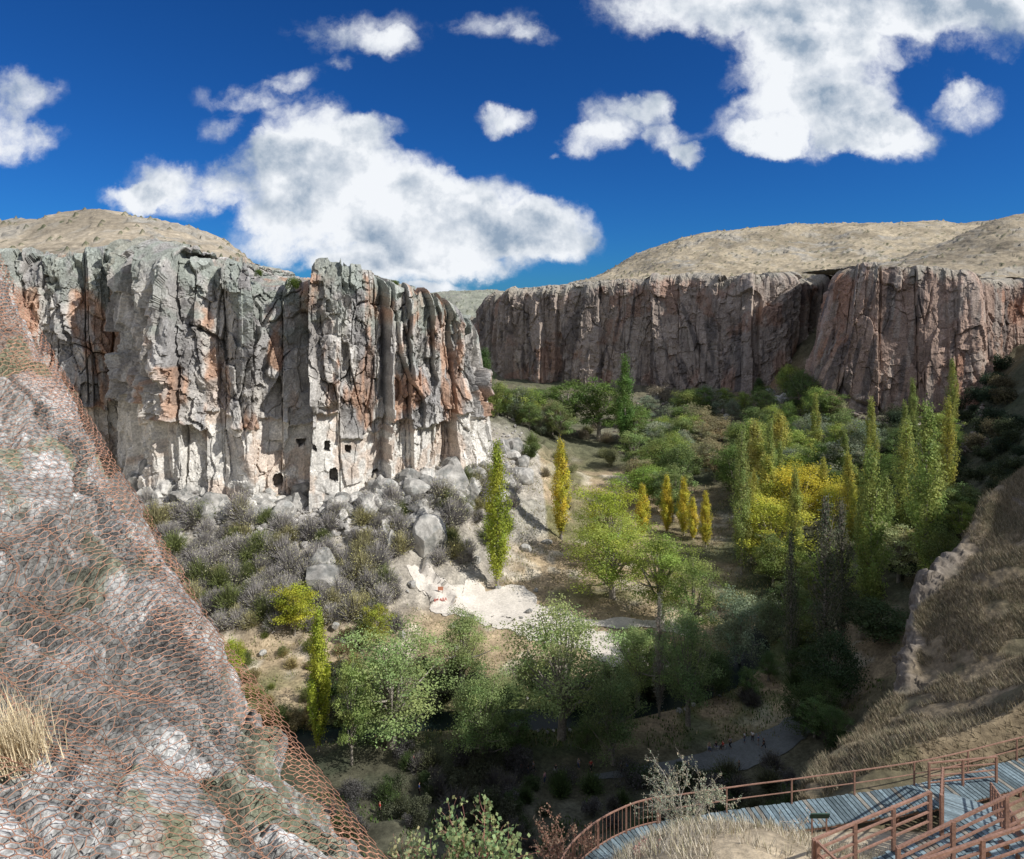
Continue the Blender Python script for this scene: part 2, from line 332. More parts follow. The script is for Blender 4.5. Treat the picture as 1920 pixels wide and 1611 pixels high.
def colr(base,red,dk):
    f_=lambda a:np.array(a)
    def f(S,h,t,c1,c2,c3,low,sd):
        c=np.zeros(S.shape+(3,))+f_(base)
        c=mixc(c,f_(base)*1.3,ss(-.1,.4,fbm(S/16,h/18,s=sd+40)))
        c=mixc(c,(.33,.18,.12),ss(.15,.5,fbm(S/12,h/14,s=sd+41))*red)
        st_=S+.3*h*vn(S/40,h*0,s=sd)
        c=mixc(c,(.10,.09,.088),ss(.12,.42,fbm(st_/3.4,h/22,s=sd+42))*dk)
        c=mixc(c,(.38,.33,.285),ss(.25,.5,fbm(st_/3.,h/14,s=sd+48))*.55)
        c=mixc(c,(.31,.29,.24),ss(.90,.99,t+.06*fbm(S/5,h/5,s=sd+43))*.8)
        return c*(1+.10*c2['r']+.06*c3['r'])[...,None]
    return f
left=[(-250,168,900,-250,170,500),(0,171,860,0,174,490),(120,173,850,120,176,482),(232,180,880,228,181,474),(252,180,885,246,180,474),(325,158,905,296,160,476),(400,160,930,400,166,484),(470,162,935,460,168,498),(500,165,935,500,171,514),(560,167,930,560,172,524),(600,168,928,600,174,508),(700,172,925,700,178,512),(740,175,910,735,181,532),(830,181,880,825,187,562),(885,186,865,866,193,584),(912,193,850,890,198,604),(914,206,810,894,210,612),(902,235,780,890,235,620),(886,290,750,878,290,630)]
cliff('cliff_left',left,.19,.2,45,100,col_left,caves=[(556,570,826,840),(584,594,830,840),(608,618,824,844),(648,656,832,848),(512,530,892,918,1),(617,633,872,900,1),(697,715,880,916,1),(236,248,905,930)],ledge=.31,Rr=5,sm=3,p=(3.8,1.8,2.4,.95,1.6,2.4),cw=(16.,7.4,3.4,1.5),ch=22.,ch2=7.5,calm=(545,725),fadei=15)
farc=[(850,600,700,850,600,628),(880,525,725,892,525,590),(905,470,735,925,470,552),(950,440,745,950,442,540),(1010,428,750,1010,430,534),(1100,416,750,1100,418,526),(1200,405,752,1200,408,520),(1300,392,760,1300,396,520),(1360,380,765,1360,386,519),(1410,370,752,1415,376,516),(1445,370,735,1455,376,514),(1475,378,705,1490,384,516),(1510,390,672,1530,396,522),(1560,402,645,1566,408,528),(1640,420,640,1640,420,528)]
cliff('cliff_far',farc,.42,.38,60,200,colr((.285,.235,.20),.5,.7),Rr=6,caves=[(1326,1338,748,760)],rim=.9,p=(3.2,2.0,1.6,1.0,1.3,1.8),cw=(32.,14.,6.5,2.8),ch=60.,ch2=16.,skew=.05,flute=.45)
rb=[(1660,430,700,1660,430,520),(1600,400,705,1635,400,512),(1548,350,725,1598,352,508),(1508,302,752,1563,305,503),(1520,286,766,1572,291,500),(1560,278,772,1600,284,500),(1650,272,780,1650,278,500),(1700,268,785,1700,275,501),(1780,262,785,1772,270,506),(1828,260,765,1828,267,513),(1850,283,725,1848,290,522),(1880,294,705,1890,298,526),(2050,290,680,2050,295,526),(2300,270,650,2300,275,515)]
cliff('cliff_right',rb,.32,.32,50,300,colr((.31,.225,.18),.7,.75),Rr=3.5,sm=3,rim=.5,p=(1.6,1.2,1.1,.7,1.0,1.6),cw=(34.,15.,7.,2.6),ch=70.,ch2=18.,skew=.05,flute=.25)
# ================================================================= HILLS
def hill(name,rows,nv,nu,base,seed,rough=1.):
    G=[[at(*p) for p in r] for r in rows];P=resample(G,nv,nu)
    X,Y=P[...,0],P[...,1]
    f=facet(X/9,Y/9,seed);f2=facet(X/3.2,Y/3.2,seed+1);f3=facet(X/6,Y/4,seed+3)
    oc=ss(.3,.6,fbm(X/22,Y/14,s=seed+4))
    P[...,2]+=rough*(fbm(X/30,Y/30,s=seed)*2.0+fbm(X/7,Y/7,s=seed+2)*.4+f['g']*.3+ np.where(f2['r']>.86,(.38-f2['f1']).clip(0)*4,0)+oc*(f3['r']*.6+f3['g']*1.0))
    P[...,2]+=rough*.35*np.abs(((P[...,2]+fbm(X/20,Y/20,s=seed+5)*2)/2.4)%1-.5)*2
    c=np.zeros(X.shape+(3,))+np.array(base)
    c=mixc(c,np.array(base)*.72,ss(0,.5,fbm(X/20,Y/20,s=seed+6)))
    c=mixc(c,(.30,.285,.25),np.clip(ss(.25,.6,fbm(X/5,Y/8,s=seed+7))*.35+oc*.6,0,1))
    c=mixc(c,(.09,.10,.055),(f2['r']>.78)*(f2['f1']<.32)*.85)
    zz=P[...,2]+fbm(X/18,Y/18,s=seed+8)*3
    c=c*(1+.16*np.sin(zz*2.6)*ss(-.2,.3,fbm(X/25,Y/25,s=seed+9)))[...,None]
    return setp(gridobj(name,P,np.clip(c,.02,.7),M_hill,True),kind='structure')
cp=[-350,-150,0,130,200,300,400,445,500,560,640]
def rw(py,Y): return [(cp[i],py[i],Y[i] if hasattr(Y,'__len__') else Y) for i in range(len(cp))]
hill('hill_left',[rw([520,515,505,500,497,500,505,510,535,550,565],190),rw([480,478,476,472,470,474,486,498,528,548,565],215),rw([445,448,446,438,435,446,464,482,525,548,565],250),rw([415,421,417,404,399,415,438,466,520,548,565],300),rw([440]*5+[450,465,490,525,550,565],380)],200,480,(.37,.315,.235),400,1.2)
cp=[960,1060,1130,1180,1250,1330,1420,1540,1650,1800,1900,2100,2400]
hill('hill_right',[rw([580,570,560,552,550,550,550,545,530,528,525,525,525],[450,440,430,430,420,410,400,400,330,320,320,320,320]),
 rw([555,548,538,528,520,520,519,513,505,502,500,495,490],[500,490,480,470,465,460,455,440,420,410,400,400,400]),
 rw([552,540,520,510,487,473,468,462,460,462,455,440,440],[560,560,560,560,550,550,540,540,520,510,500,500,500]),
 rw([550,536,514,488,459,438,429,419,418,419,414,400,400],660),rw([560,550,530,520,500,480,470,460,460,460,455,450,450],800)],220,600,(.38,.32,.225),420,1.3)
cp=[1600,1680,1760,1840,1900,1960,2100,2300]
hill('hill_spur',[rw([530]*8,[310]*8),rw([512,506,498,488,480,475,470,460],360),rw([508,496,474,448,430,425,415,400],410),rw([505,490,460,428,406,404,400,380],450),rw([515,505,490,470,460,450,440,430],520)],130,260,(.31,.26,.185),440,1.2)
cp=[700,800,850,900,940,1000,1100]
hill('hills_distant',[rw([700]*7,520),rw([630,625,620,618,615,612,612],620),rw([590,588,584,580,578,576,576],800),rw([572,568,562,560,560,562,565],1100),rw([556,552,548,547,549,554,560],1700),rw([575]*7,2400)],90,160,(.30,.31,.24),460,2.)
# ================================================================= NEAR SHOULDER
so=[(2000,840,66),(1920,888,62),(1862,930,58),(1795,1035,54),(1715,1105,51),(1690,1200,48),(1680,1290,45),(1600,1380,41),(1525,1445,36),(1480,1525,31),(1450,1610,27)]
G=[]
for (a,b,Y) in so:
    G.append([at(a+60,b+420,Y+14),at(a+25,b+140,Y+6),at(a,b,Y),at(a+60,b-10,Y-1.8),at(a+160,b-34,Y-3.6),at(a+330,b-90,Y-4.5),at(a+700,b-330,Y-3)])
P=resample(G,330,330);N=normals(P);N*=np.sign(N[...,2:3]+1e-6)
uu=np.linspace(0,1,330)[None,:]+np.zeros((330,1));vv=np.linspace(0,1,330)[:,None]+np.zeros((1,330));X,Y_,Z=P[...,0],P[...,1],P[...,2]
f=facet(X/1.8+Z/3,Y_/2+Z/2.2,50);f2=facet(X/.6+Z,Y_/.7,51)
rkt=np.clip((1-ss(.40,.50,uu+.06*fbm(Y_/2.5,Z/2.5,s=5)))*ss(.26,.34,vv)*(1-ss(.58,.66,vv))+ss(.05,.4,fbm(X/3,Z/3,s=8))*(vv<.25)*(uu<.6),0,1)
P=P+N*(fbm(X/4,Y_/4,s=52)*.35+rkt*(f['r']*.25+f['g']*.5+f2['r']*.08+f2['g']*.2)+fbm(X/.8,Y_/.8,s=53)*.07)[...,None]
P[...,2]=np.where(P[...,1]<31.8,np.minimum(P[...,2],47.9),np.minimum(P[...,2],47.9+(P[...,1]-31.8)*3))
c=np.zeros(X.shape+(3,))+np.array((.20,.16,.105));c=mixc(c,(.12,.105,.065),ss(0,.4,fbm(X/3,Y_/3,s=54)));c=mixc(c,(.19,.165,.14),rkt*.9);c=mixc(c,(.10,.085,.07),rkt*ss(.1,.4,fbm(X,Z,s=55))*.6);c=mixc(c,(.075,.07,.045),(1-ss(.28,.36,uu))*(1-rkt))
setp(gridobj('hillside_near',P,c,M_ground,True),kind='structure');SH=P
def blades(name,base,n,ln,wd,cols,seed,lean=.5,wind=(.4,0,0)):
    r=np.random.default_rng(seed);m=len(base)
    a=r.uniform(0,2*math.pi,m);L=ln*r.uniform(.5,1.3,m)
    d=np.stack([np.cos(a),np.sin(a),0*a],1);tip=base+np.stack([0*L,0*L,L],1)+d[:, [1,0,2]]*np.array([1,-1,0])*(lean*L*r.uniform(0,1,m))[:,None]+np.array(wind)*L[:,None]
    V=np.stack([base-d*wd,base+d*wd,tip],1).reshape(-1,3)
    cc=np.array(cols)[r.integers(0,len(cols),m)]*r.uniform(.7,1.25,(m,1));cc=np.repeat(cc,3,0)
    return fastmesh(name,V,np.arange(3*m).reshape(-1,3),cc)
NB_=210000
idx=rng.integers(0,329,(NB_,2))
idx=idx[rkt[idx[:,0],idx[:,1]]<.4];idx=idx[idx[:,1]>70];fr=rng.uniform(0,1,(len(idx),2))[...,None]
bs=SH[idx[:,0],idx[:,1]]*(1-fr[:,0])*(1-fr[:,1])+SH[idx[:,0]+1,idx[:,1]]*fr[:,0]*(1-fr[:,1])+SH[idx[:,0],idx[:,1]+1]*(1-fr[:,0])*fr[:,1]+SH[idx[:,0]+1,idx[:,1]+1]*fr[:,0]*fr[:,1]
kp=(bs[:,1]>31.2)&(fbm(bs[:,0]/1.8,bs[:,1]/1.8,s=5)>-.3);bs=bs[kp]
GC=[(.31,.255,.17),(.24,.20,.13),(.36,.305,.215),(.14,.14,.08)]
o=link('dry_grass',blades('dry_grass',bs,0,.33,.015,GC,1,.9,(-.3,-.1,0)),M_grass);setp(o,'dry tawny grass covering the steep slope on the right','grass',kind='stuff')
q=np.stack([rng.uniform(1,26,52000),rng.uniform(12,27,52000)],1);q=q[(fbm(q[:,0]/1.5,q[:,1]/1.5,s=7)>-.35)&(q[:,1]<26.0)]
bs=np.concatenate([q,gz(q[:,0],q[:,1])[:,None]],1)
o=link('straw_grass',blades('straw_grass',bs,0,.3,.010,[(.55,.49,.38),(.45,.39,.28),(.62,.57,.47),(.34,.32,.19)],2,.9,(0,0,0)),M_grass);setp(o,'pale straw grass on the bank in front of the boardwalk','grass',kind='stuff')
# ================================================================= NETTED ROCK
ed=[(-260,60,14),(-120,290,13),(0,500,12),(130,738,11),(262,960,10),(362,1130,9.2),(482,1312,8.4),(602,1470,7.8),(704,1611,7.3),(850,1820,6.6)]
G=[]
for i,(a,b,Y) in enumerate(ed):
    w=300+i*25
    G.append([at(a-w*2.6,b+60,Y-4.4),at(a-w*1.7,b+40,Y-3.4),at(a-w,b+25,Y-2.3),at(a-w*.55,b+10,Y-1.4),at(a-w*.22,b,Y-.62),at(a,b,Y),at(a+14,b+30,Y+.9),at(a-10,b+140,Y+2.6)])
NU=460;ue=5/7.
Pn=resample(G,760,NU);Nn=normals(Pn)
flip=np.sign((Nn*(np.array([0,0,H])-Pn)).sum(-1)).mean();Nn*=(1 if flip>0 else -1)
X,Y_,Z=Pn[...,0],Pn[...,1],Pn[...,2]
a_=np.concatenate([[0],np.cumsum(np.linalg.norm(np.diff(Pn[380],axis=0),axis=1))]);b_=np.concatenate([[0],np.cumsum(np.linalg.norm(np.diff(Pn[:,280],axis=0),axis=1))])
A2=np.broadcast_to(a_[None],X.shape);B2=np.broadcast_to(b_[:,None],X.shape)
uN=np.linspace(0,1,NU)[None]
Nm=Nn[:,:int(NU*.6)].mean((0,1));Nm/=np.linalg.norm(Nm)
wa=A2+.25*fbm(A2*1.5,B2*1.5,s=81);wb=B2+.25*fbm(A2*1.5,B2*1.5,s=82)
f0=facet(wa/2.0,wb/2.3,60);f=facet(wa/.85,wb/.95,61);fl=facet(wa/.33,wb/.33,65);f2=facet(wa/.12,wb/.12,62);f3=facet(A2/.06,B2/.06,63)
fold=ss(.0,.28,np.abs(fbm((A2-.35*B2)/1.5,B2/3.6,s=90)))
ind=.06+.50*(1-fold)+f0['g']*.75+.30*(f0['r']*.5+.5)+(f['f1']**2)*.26+f['g']*.22+fl['g']*.18+.06*fl['r']+(f2['f1']**2)*.03+f3['r']*.005+.12*np.clip(fbm(A2/.5,B2/.5,s=64),-1,1)
ind=np.clip(ind,.0,2)*(1-.35*ss(.55,.70,uN))
Pr=Pn-Nm*ind[...,None]
c=np.zeros(X.shape+(3,))+np.array((.30,.30,.29));lic=ss(-.2,.3,fbm(A2/.30,B2/.30,s=65)+.12*fl['r'])
c=mixc(c,(.53,.535,.525),lic*.85);c=mixc(c,(.17,.168,.16),ss(.05,.4,fbm(A2/.9,B2/.9,s=165))*.65);c=mixc(c,(.11,.107,.10),ss(.10,.38,fbm(A2/.05,B2/.05,s=66,o=3))*.6)
c=mixc(c,(.34,.28,.23),ss(.45,.75,fbm(A2/1.6,B2/1.6,s=67))*.35);c=mixc(c,(.34,.22,.16),np.clip(1-((A2-np.interp(.66,uN[0],a_))**2/.8+(B2-np.interp(.30,np.linspace(0,1,760),b_))**2/1.2),0,1)*.5);c=mixc(c,(.14,.16,.085),ss(.25,.5,fbm(A2/.6,B2/1.0,s=68))*.7)
c*=(1+.08*f2['r']+.08*f3['r'])[...,None];c=mixc(c,(.12,.115,.105),(1-fold)*.6)  # rock colour darkened inside the folds, standing for crevice shade
setp(gridobj('rock_face_near',Pr,np.clip(c,.03,.75),M_near,True),kind='structure')
def lut(P,a,b):
    i=np.clip(np.searchsorted(a_,a)-1,0,len(a_)-2);j=np.clip(np.searchsorted(b_,b)-1,0,len(b_)-2)
    u=((a-a_[i])/(a_[i+1]-a_[i]))[...,None];v=((b-b_[j])/(b_[j+1]-b_[j]))[...,None]
    return (P[j,i]*(1-u)+P[j,i+1]*u)*(1-v)+(P[j+1,i]*(1-u)+P[j+1,i+1]*u)*v
hang=(1-ss(.48,.66,uN))
Pnet=Pn+Nm*(.05+.04*fbm(A2/.9,B2/1.3,s=71)-.5*np.clip(.50*(1-fold)+f0['g']*.75+.3*(f0['r']*.5+.5),0,.8)*hang)[...,None]
def visb(p):
    px=CX+FL*p[:,0]/p[:,1];py=HY+(H-p[:,2])*FL/p[:,1];return (px>-260)&(py<1800)&(py>200)
def prisms(p0,p1,r):
    d=p1-p0;d/=np.linalg.norm(d,axis=1)[:,None]+1e-9;u=np.cross(d,[.3,.9,.2]);u/=np.linalg.norm(u,axis=1)[:,None]+1e-9;v=np.cross(d,u)
    V=[]
    for p in (p0,p1):
        for k in range(3):
            a=k*2.0944;V.append(p+r*(math.cos(a)*u+math.sin(a)*v))
    V=np.stack(V,1);n=len(p0);o=(np.arange(n)*6)[:,None,None]
    F_=np.array([[0,1,4,3],[1,2,5,4],[2,0,3,5]])[None]+o
    return V.reshape(-1,3),F_.reshape(-1,4)
def netting(name,label,P,w,hh,r,u0,u1,off=0.):
    ni=int(a_[-1]/w);nj=int(b_[-1]/(hh))
    ii,jj=np.meshgrid(np.arange(ni),np.arange(nj));ca=(ii+.5*(jj%2))*w+off;cb=jj*hh+off*.7
    v0=np.stack([ca,cb-hh*.66],-1);v1=np.stack([ca+w/2,cb-hh*.33],-1);v2=np.stack([ca+w/2,cb+hh*.33],-1);v5=np.stack([ca-w/2,cb-hh*.33],-1)
    Aa=np.concatenate([v0.reshape(-1,2),v1.reshape(-1,2),v0.reshape(-1,2)]);Bb=np.concatenate([v1.reshape(-1,2),v2.reshape(-1,2),v5.reshape(-1,2)])
    def jit(q): return q+.014*np.stack([vn(q[:,0]*9,q[:,1]*9,s=1),vn(q[:,0]*9,q[:,1]*9,s=2)],1)+.06*np.stack([vn(q[:,0]*1.3+off*9,q[:,1]*1.3,s=3),vn(q[:,0]*1.3,q[:,1]*1.3+off*9,s=4)],1)
    Aa=jit(Aa);Bb=jit(Bb)
    lo=np.interp(u0,uN[0],a_);hi=np.interp(u1,uN[0],a_);lim=lo+(.25*fbm(Aa[:,1]/1.1,Aa[:,1]*0,s=6) if u0>0 else .02)
    ok=(Aa[:,0]>lim)&(Bb[:,0]>lim)&(Aa[:,1]>.02)&(Bb[:,1]>.02)&(Aa[:,0]<hi)&(Bb[:,0]<hi)&(Aa[:,1]<b_[-1])&(Bb[:,1]<b_[-1]);Aa=Aa[ok];Bb=Bb[ok]
    p0=lut(P,Aa[:,0],Aa[:,1]);p1=lut(P,Bb[:,0],Bb[:,1]);ok=visb(p0)
    V,F_=prisms(p0[ok],p1[ok],r);o=link(name,fastmesh(name,V,F_),M_net);setp(o,label,'net')
netting('rockfall_net','rusty hexagonal wire netting draped over the pale rock at the left',Pnet,.120,.080,.0038,0,ue+.012)
netting('rockfall_net','second overlapping strip of rusty netting along the right edge of the netted rock',Pnet+Nm*.08,.120,.080,.0044,.585,ue+.004,.06)
def rock_at(px,py):
    ax=CX+FL*Pr[...,0]/Pr[...,1];ay=HY+(H-Pr[...,2])*FL/Pr[...,1];k=np.argmin((ax-px)**2+(ay-py)**2);return Pr.reshape(-1,3)[k]
p=rock_at(25,1425);bs=p+rng.normal(0,1,(900,3))*np.array([.15,.1,.05])
o=link('grass_tuft',blades('grass_tuft',bs-p,0,.40,.004,[(.66,.56,.38),(.55,.45,.28)],3,1.1,(-.2,-.1,0)),M_grass);o.location=p;setp(o,'straw coloured grass tuft at the left edge of the netted rock','grass tuft')
# ================================================================= TREES
def leafcloud(pos,size,nrm_bias,tint,r,asp=1.):
    n=len(pos);d=r.normal(0,1,(n,3));d=d/np.linalg.norm(d,axis=1)[:,None]
    nb=nrm_bias+d*.9;nb/=np.linalg.norm(nb,axis=1)[:,None]+1e-9
    u=np.cross(nb,r.normal(0,1,(n,3)));u/=np.linalg.norm(u,axis=1)[:,None]+1e-9;v=np.cross(nb,u)
    s=(size*r.uniform(.6,1.3,n))[:,None]
    V=np.stack([pos-u*s*.5,pos-v*s*.35*asp,pos+u*s*.5,pos+v*s*.35*asp],1).reshape(-1,3)
    return V,np.arange(4*n).reshape(-1,4),np.repeat(tint,4,0)
def v_round(seed,h=15.,w=11.,nc=62,nl=190,ls=.32,droop=0.,ex=.40,ce=.57,tk=1.):
    r=np.random.default_rng(seed);t=MB();cen=[]
    lean=r.uniform(-.6,.6,2)
    t.tube([(0,0,-.5),(lean[0]*.3,lean[1]*.3,h*.15),(lean[0]*.7,lean[1]*.7,h*.35),(lean[0],lean[1],h*.75)],[h*.022*tk,h*.018*tk,h*.013*tk,h*.005],7)
    lob=r.uniform(.5,1.2,(8,3))
    for k in range(nc):
        f=(k+.5)/nc;zz=1-1.95*f;a=k*2.39996+r.uniform(-.4,.4);rr=math.sqrt(max(0,1-zz*zz))
        if zz<-.2: rr=max(rr,.55)
        rad=r.uniform(.45,1.0)*lob[int((a%6.283)/6.284*8),min(2,int(f*3))]
        cc=np.array([rr*math.cos(a)*w*.46*rad,rr*math.sin(a)*w*.46*rad,h*ce+zz*h*ex*(.45+.55*rad)])
        cc+=r.normal(0,.35,3);cr=w*r.uniform(.06,.14)
        cen.append((cc,cr))
        if k%2==0:
            s=np.array([lean[0]*.5,lean[1]*.5,min(cc[2]*.8,h*r.uniform(.12,.45))]);md=(s+cc)/2+np.array([0,0,-.3])
            t.tube([s,md,cc],[h*.008*tk,h*.005*tk,h*.002],5)
    P=[];NB=[];T=[]
    for cc,cr in cen:
        m=int(nl*(cr/(w*.115))**2);d=r.normal(0,1,(m,3));d/=np.linalg.norm(d,axis=1)[:,None];rad=cr*r.uniform(.1,1.5,m)**.7
        p=cc+d*rad[:,None]*np.array([1.15,1.15,.75])
        if droop: p[:,2]-=droop*r.uniform(0,1,m)**2*cr
        P.append(p);NB.append(d*.9+np.array([0,0,.5]));b=r.uniform(.7,1.25)
        g=r.uniform(.8,1.2,(m,1))*b
        T.append(np.concatenate([g*r.uniform(.9,1.15),g,g*.95],1))
    P=np.concatenate(P);P[:,2]=np.maximum(P[:,2],h*.06);V,F_,T_=leafcloud(P,ls,np.concatenate(NB),np.concatenate(T),r)
    return dict(t=t.mesh('trunk',True),c=fastmesh('crown',V,F_,T_),h=h,w=w)
def v_poplar(seed,h=24.,w=3.6,nb=85,nl=150,ls=.30,bare=0.):
    r=np.random.default_rng(seed);t=MB()
    t.tube([(0,0,-.5),(.05,0,h*.3),(.1,.05,h*.7),(0,0,h*.97)],[h*.012,h*.009,h*.004,.03],6)
    P=[];NB=[];T=[]
    for k in range(nb):
        f=(k+r.uniform(0,1))/nb;z0=h*(.04+.82*f);a=k*2.39996+r.uniform(-.5,.5)
        prof=(min(1,(f+.08)/.28)**.7)*(1-max(0,(f-.45)/.6))**.75
        rr=w*.5*prof*r.uniform(.6,1.12);L=h*r.uniform(.09,.17)
        s=np.array([0,0,z0]);e=np.array([math.cos(a)*rr,math.sin(a)*rr,min(h*.99,z0+L)])
        if k%3==0 or bare>.3: t.tube([s,(s*.6+e*.4)+np.array([math.cos(a)*rr*.2,math.sin(a)*rr*.2,0]),e],[.07,.05,.02],4,cap=False)
        m=int(nl*r.uniform(.5,1.3)*(.35+.65*prof)*(1-bare*r.uniform(0,1)));tt=r.uniform(.15,1.05,m)[:,None]
        p=s+(e-s)*tt+np.array([math.cos(a),math.sin(a),0])*rr*.25*np.sin(tt*3.1)+r.normal(0,1,(m,3))*np.array([.26,.26,.5])*(w/3.6)
        P.append(p);NB.append(np.tile(np.array([math.cos(a)*1.2,math.sin(a)*1.2,.3]),(m,1)));g=r.uniform(.78,1.22,(m,1))*r.uniform(.75,1.2)
        T.append(np.concatenate([g*r.uniform(.88,1.15),g,g],1))
    V,F_,T_=leafcloud(np.concatenate(P),ls,np.concatenate(NB),np.concatenate(T),r)
    return dict(t=t.mesh('trunk',True),c=fastmesh('crown',V,F_,T_),h=h,w=w)
def v_scrub(seed,w=4.,h=2.6,n=1100,ls=.085,leaves=350,lf=.15):
    r=np.random.default_rng(seed)
    a=r.uniform(0,6.28,n);e=r.uniform(.15,1.45,n);L=r.uniform(.35,1.,n)
    d=np.stack([np.cos(a)*np.cos(e)*w/2,np.sin(a)*np.cos(e)*w/2,np.sin(e)*h],1)
    p0=d*(L*.35)[:,None]+r.normal(0,.12,(n,3));p1=d*L[:,None]+r.normal(0,.22,(n,3));p0[:,2]=np.abs(p0[:,2])-.1
    s=np.cross(p1-p0,r.normal(0,1,(n,3)));s/=np.linalg.norm(s,axis=1)[:,None]
    V1=np.stack([p0-s*ls*.4,p0+s*ls*.4,p1+s*ls*.1,p1-s*ls*.1],1).reshape(-1,3)
    g=np.repeat(r.uniform(.6,1.35,(n,1)),4,0);T1=np.concatenate([g*1.02,g,g*.98],1)
    k=r.integers(0,n,leaves);p=p1[k]+r.normal(0,.15,(leaves,3));g=r.uniform(.7,1.3,(leaves,1))
    V2,F2,T2=leafcloud(p,lf,d[k]*.3,np.concatenate([g*1.1,g*1.1,g*.7],1),r)
    V=np.concatenate([V1,V2]);return fastmesh('scrub',V,np.arange(len(V)).reshape(-1,4),np.concatenate([T1,T2]))
RV=[v_round(11),v_round(12,nc=70,w=12),v_round(13,h=16,w=10,nc=56),v_round(14,nc=74,w=13,h=14),v_round(15,h=17,w=9.5,nc=60)]
HV=[v_round(16,nc=60,nl=320,ls=.21,tk=1.4),v_round(17,nc=66,nl=320,ls=.21,w=12,h=14,tk=1.4),v_round(18,nc=54,nl=320,ls=.21,w=10,h=16,tk=1.4),v_round(19,nc=60,nl=320,ls=.21,w=11,h=15,tk=1.4)]
WV=[v_round(21,h=12,w=10,nc=56,nl=240,ls=.28,droop=1.8),v_round(22,h=12,w=9,nc=50,nl=240,ls=.28,droop=2.2)]
PV=[v_poplar(31),v_poplar(32,w=4.2),v_poplar(33,w=3.2),v_poplar(34,nb=85,bare=.3,w=4.2)]
BR=v_poplar(35,nb=100,nl=60,bare=.6)
SV=[v_scrub(41),v_scrub(42,h=3.2),v_scrub(43,w=5),v_scrub(44,h=2)]
for v in RV+HV+WV+PV+[BR]:
    v['t'].materials.append(M_bark);v['c'].materials.append(M_leaf)
for v in SV: v.materials.append(M_twig)
def plant(v,x,y,z,w,h,colr,name,label,cat='tree',group=None,rz=None):
    o=emp(name,(x,y,z),label,cat,group,rng.uniform(0,6.28) if rz is None else rz);o.scale=(w/v['w'],w/v['w'],h/v['h'])
    a=bpy.data.objects.new('trunk',v['t']);C.objects.link(a);a.parent=o
    b=bpy.data.objects.new('crown',v['c']);C.objects.link(b);b.parent=o;b.color=(*colr,1)
    return o
YG=(.38,.44,.06);YE=(.58,.52,.07);GR=(.17,.26,.07);DG=(.11,.175,.06);WG=(.29,.34,.24);OL=(.24,.30,.09);BRN=(.33,.28,.16);PG=(.34,.40,.13)
def T(kind,px,top,Y,w,colr,label,base=None,vi=None,group=None):
    if base: Y=hit(px,base)[1]
    x=(px-CX)/FL*Y;z=float(gz(np.array(x),np.array(float(Y))));h=(H-(top-HY)/FL*Y)-z;wm=w/FL*Y
    if kind=='P': v=PV[vi if vi is not None else rng.integers(0,3)];nm='poplar_tree'
    elif kind=='B': v=BR;nm='poplar_tree'
    elif kind=='W': v=WV[rng.integers(0,2)];nm='willow_tree'
    elif kind=='H': v=HV[vi if vi is not None else rng.integers(0,4)];nm='broadleaf_tree'
    else: v=RV[vi if vi is not None else rng.integers(0,5)];nm='broadleaf_tree'
    jc=rng.uniform(.92,1.1);colr=tuple(c*jc for c in colr)
    return plant(v,x,Y,z-.1,wm,max(h,2),colr,nm,label,'tree',group)
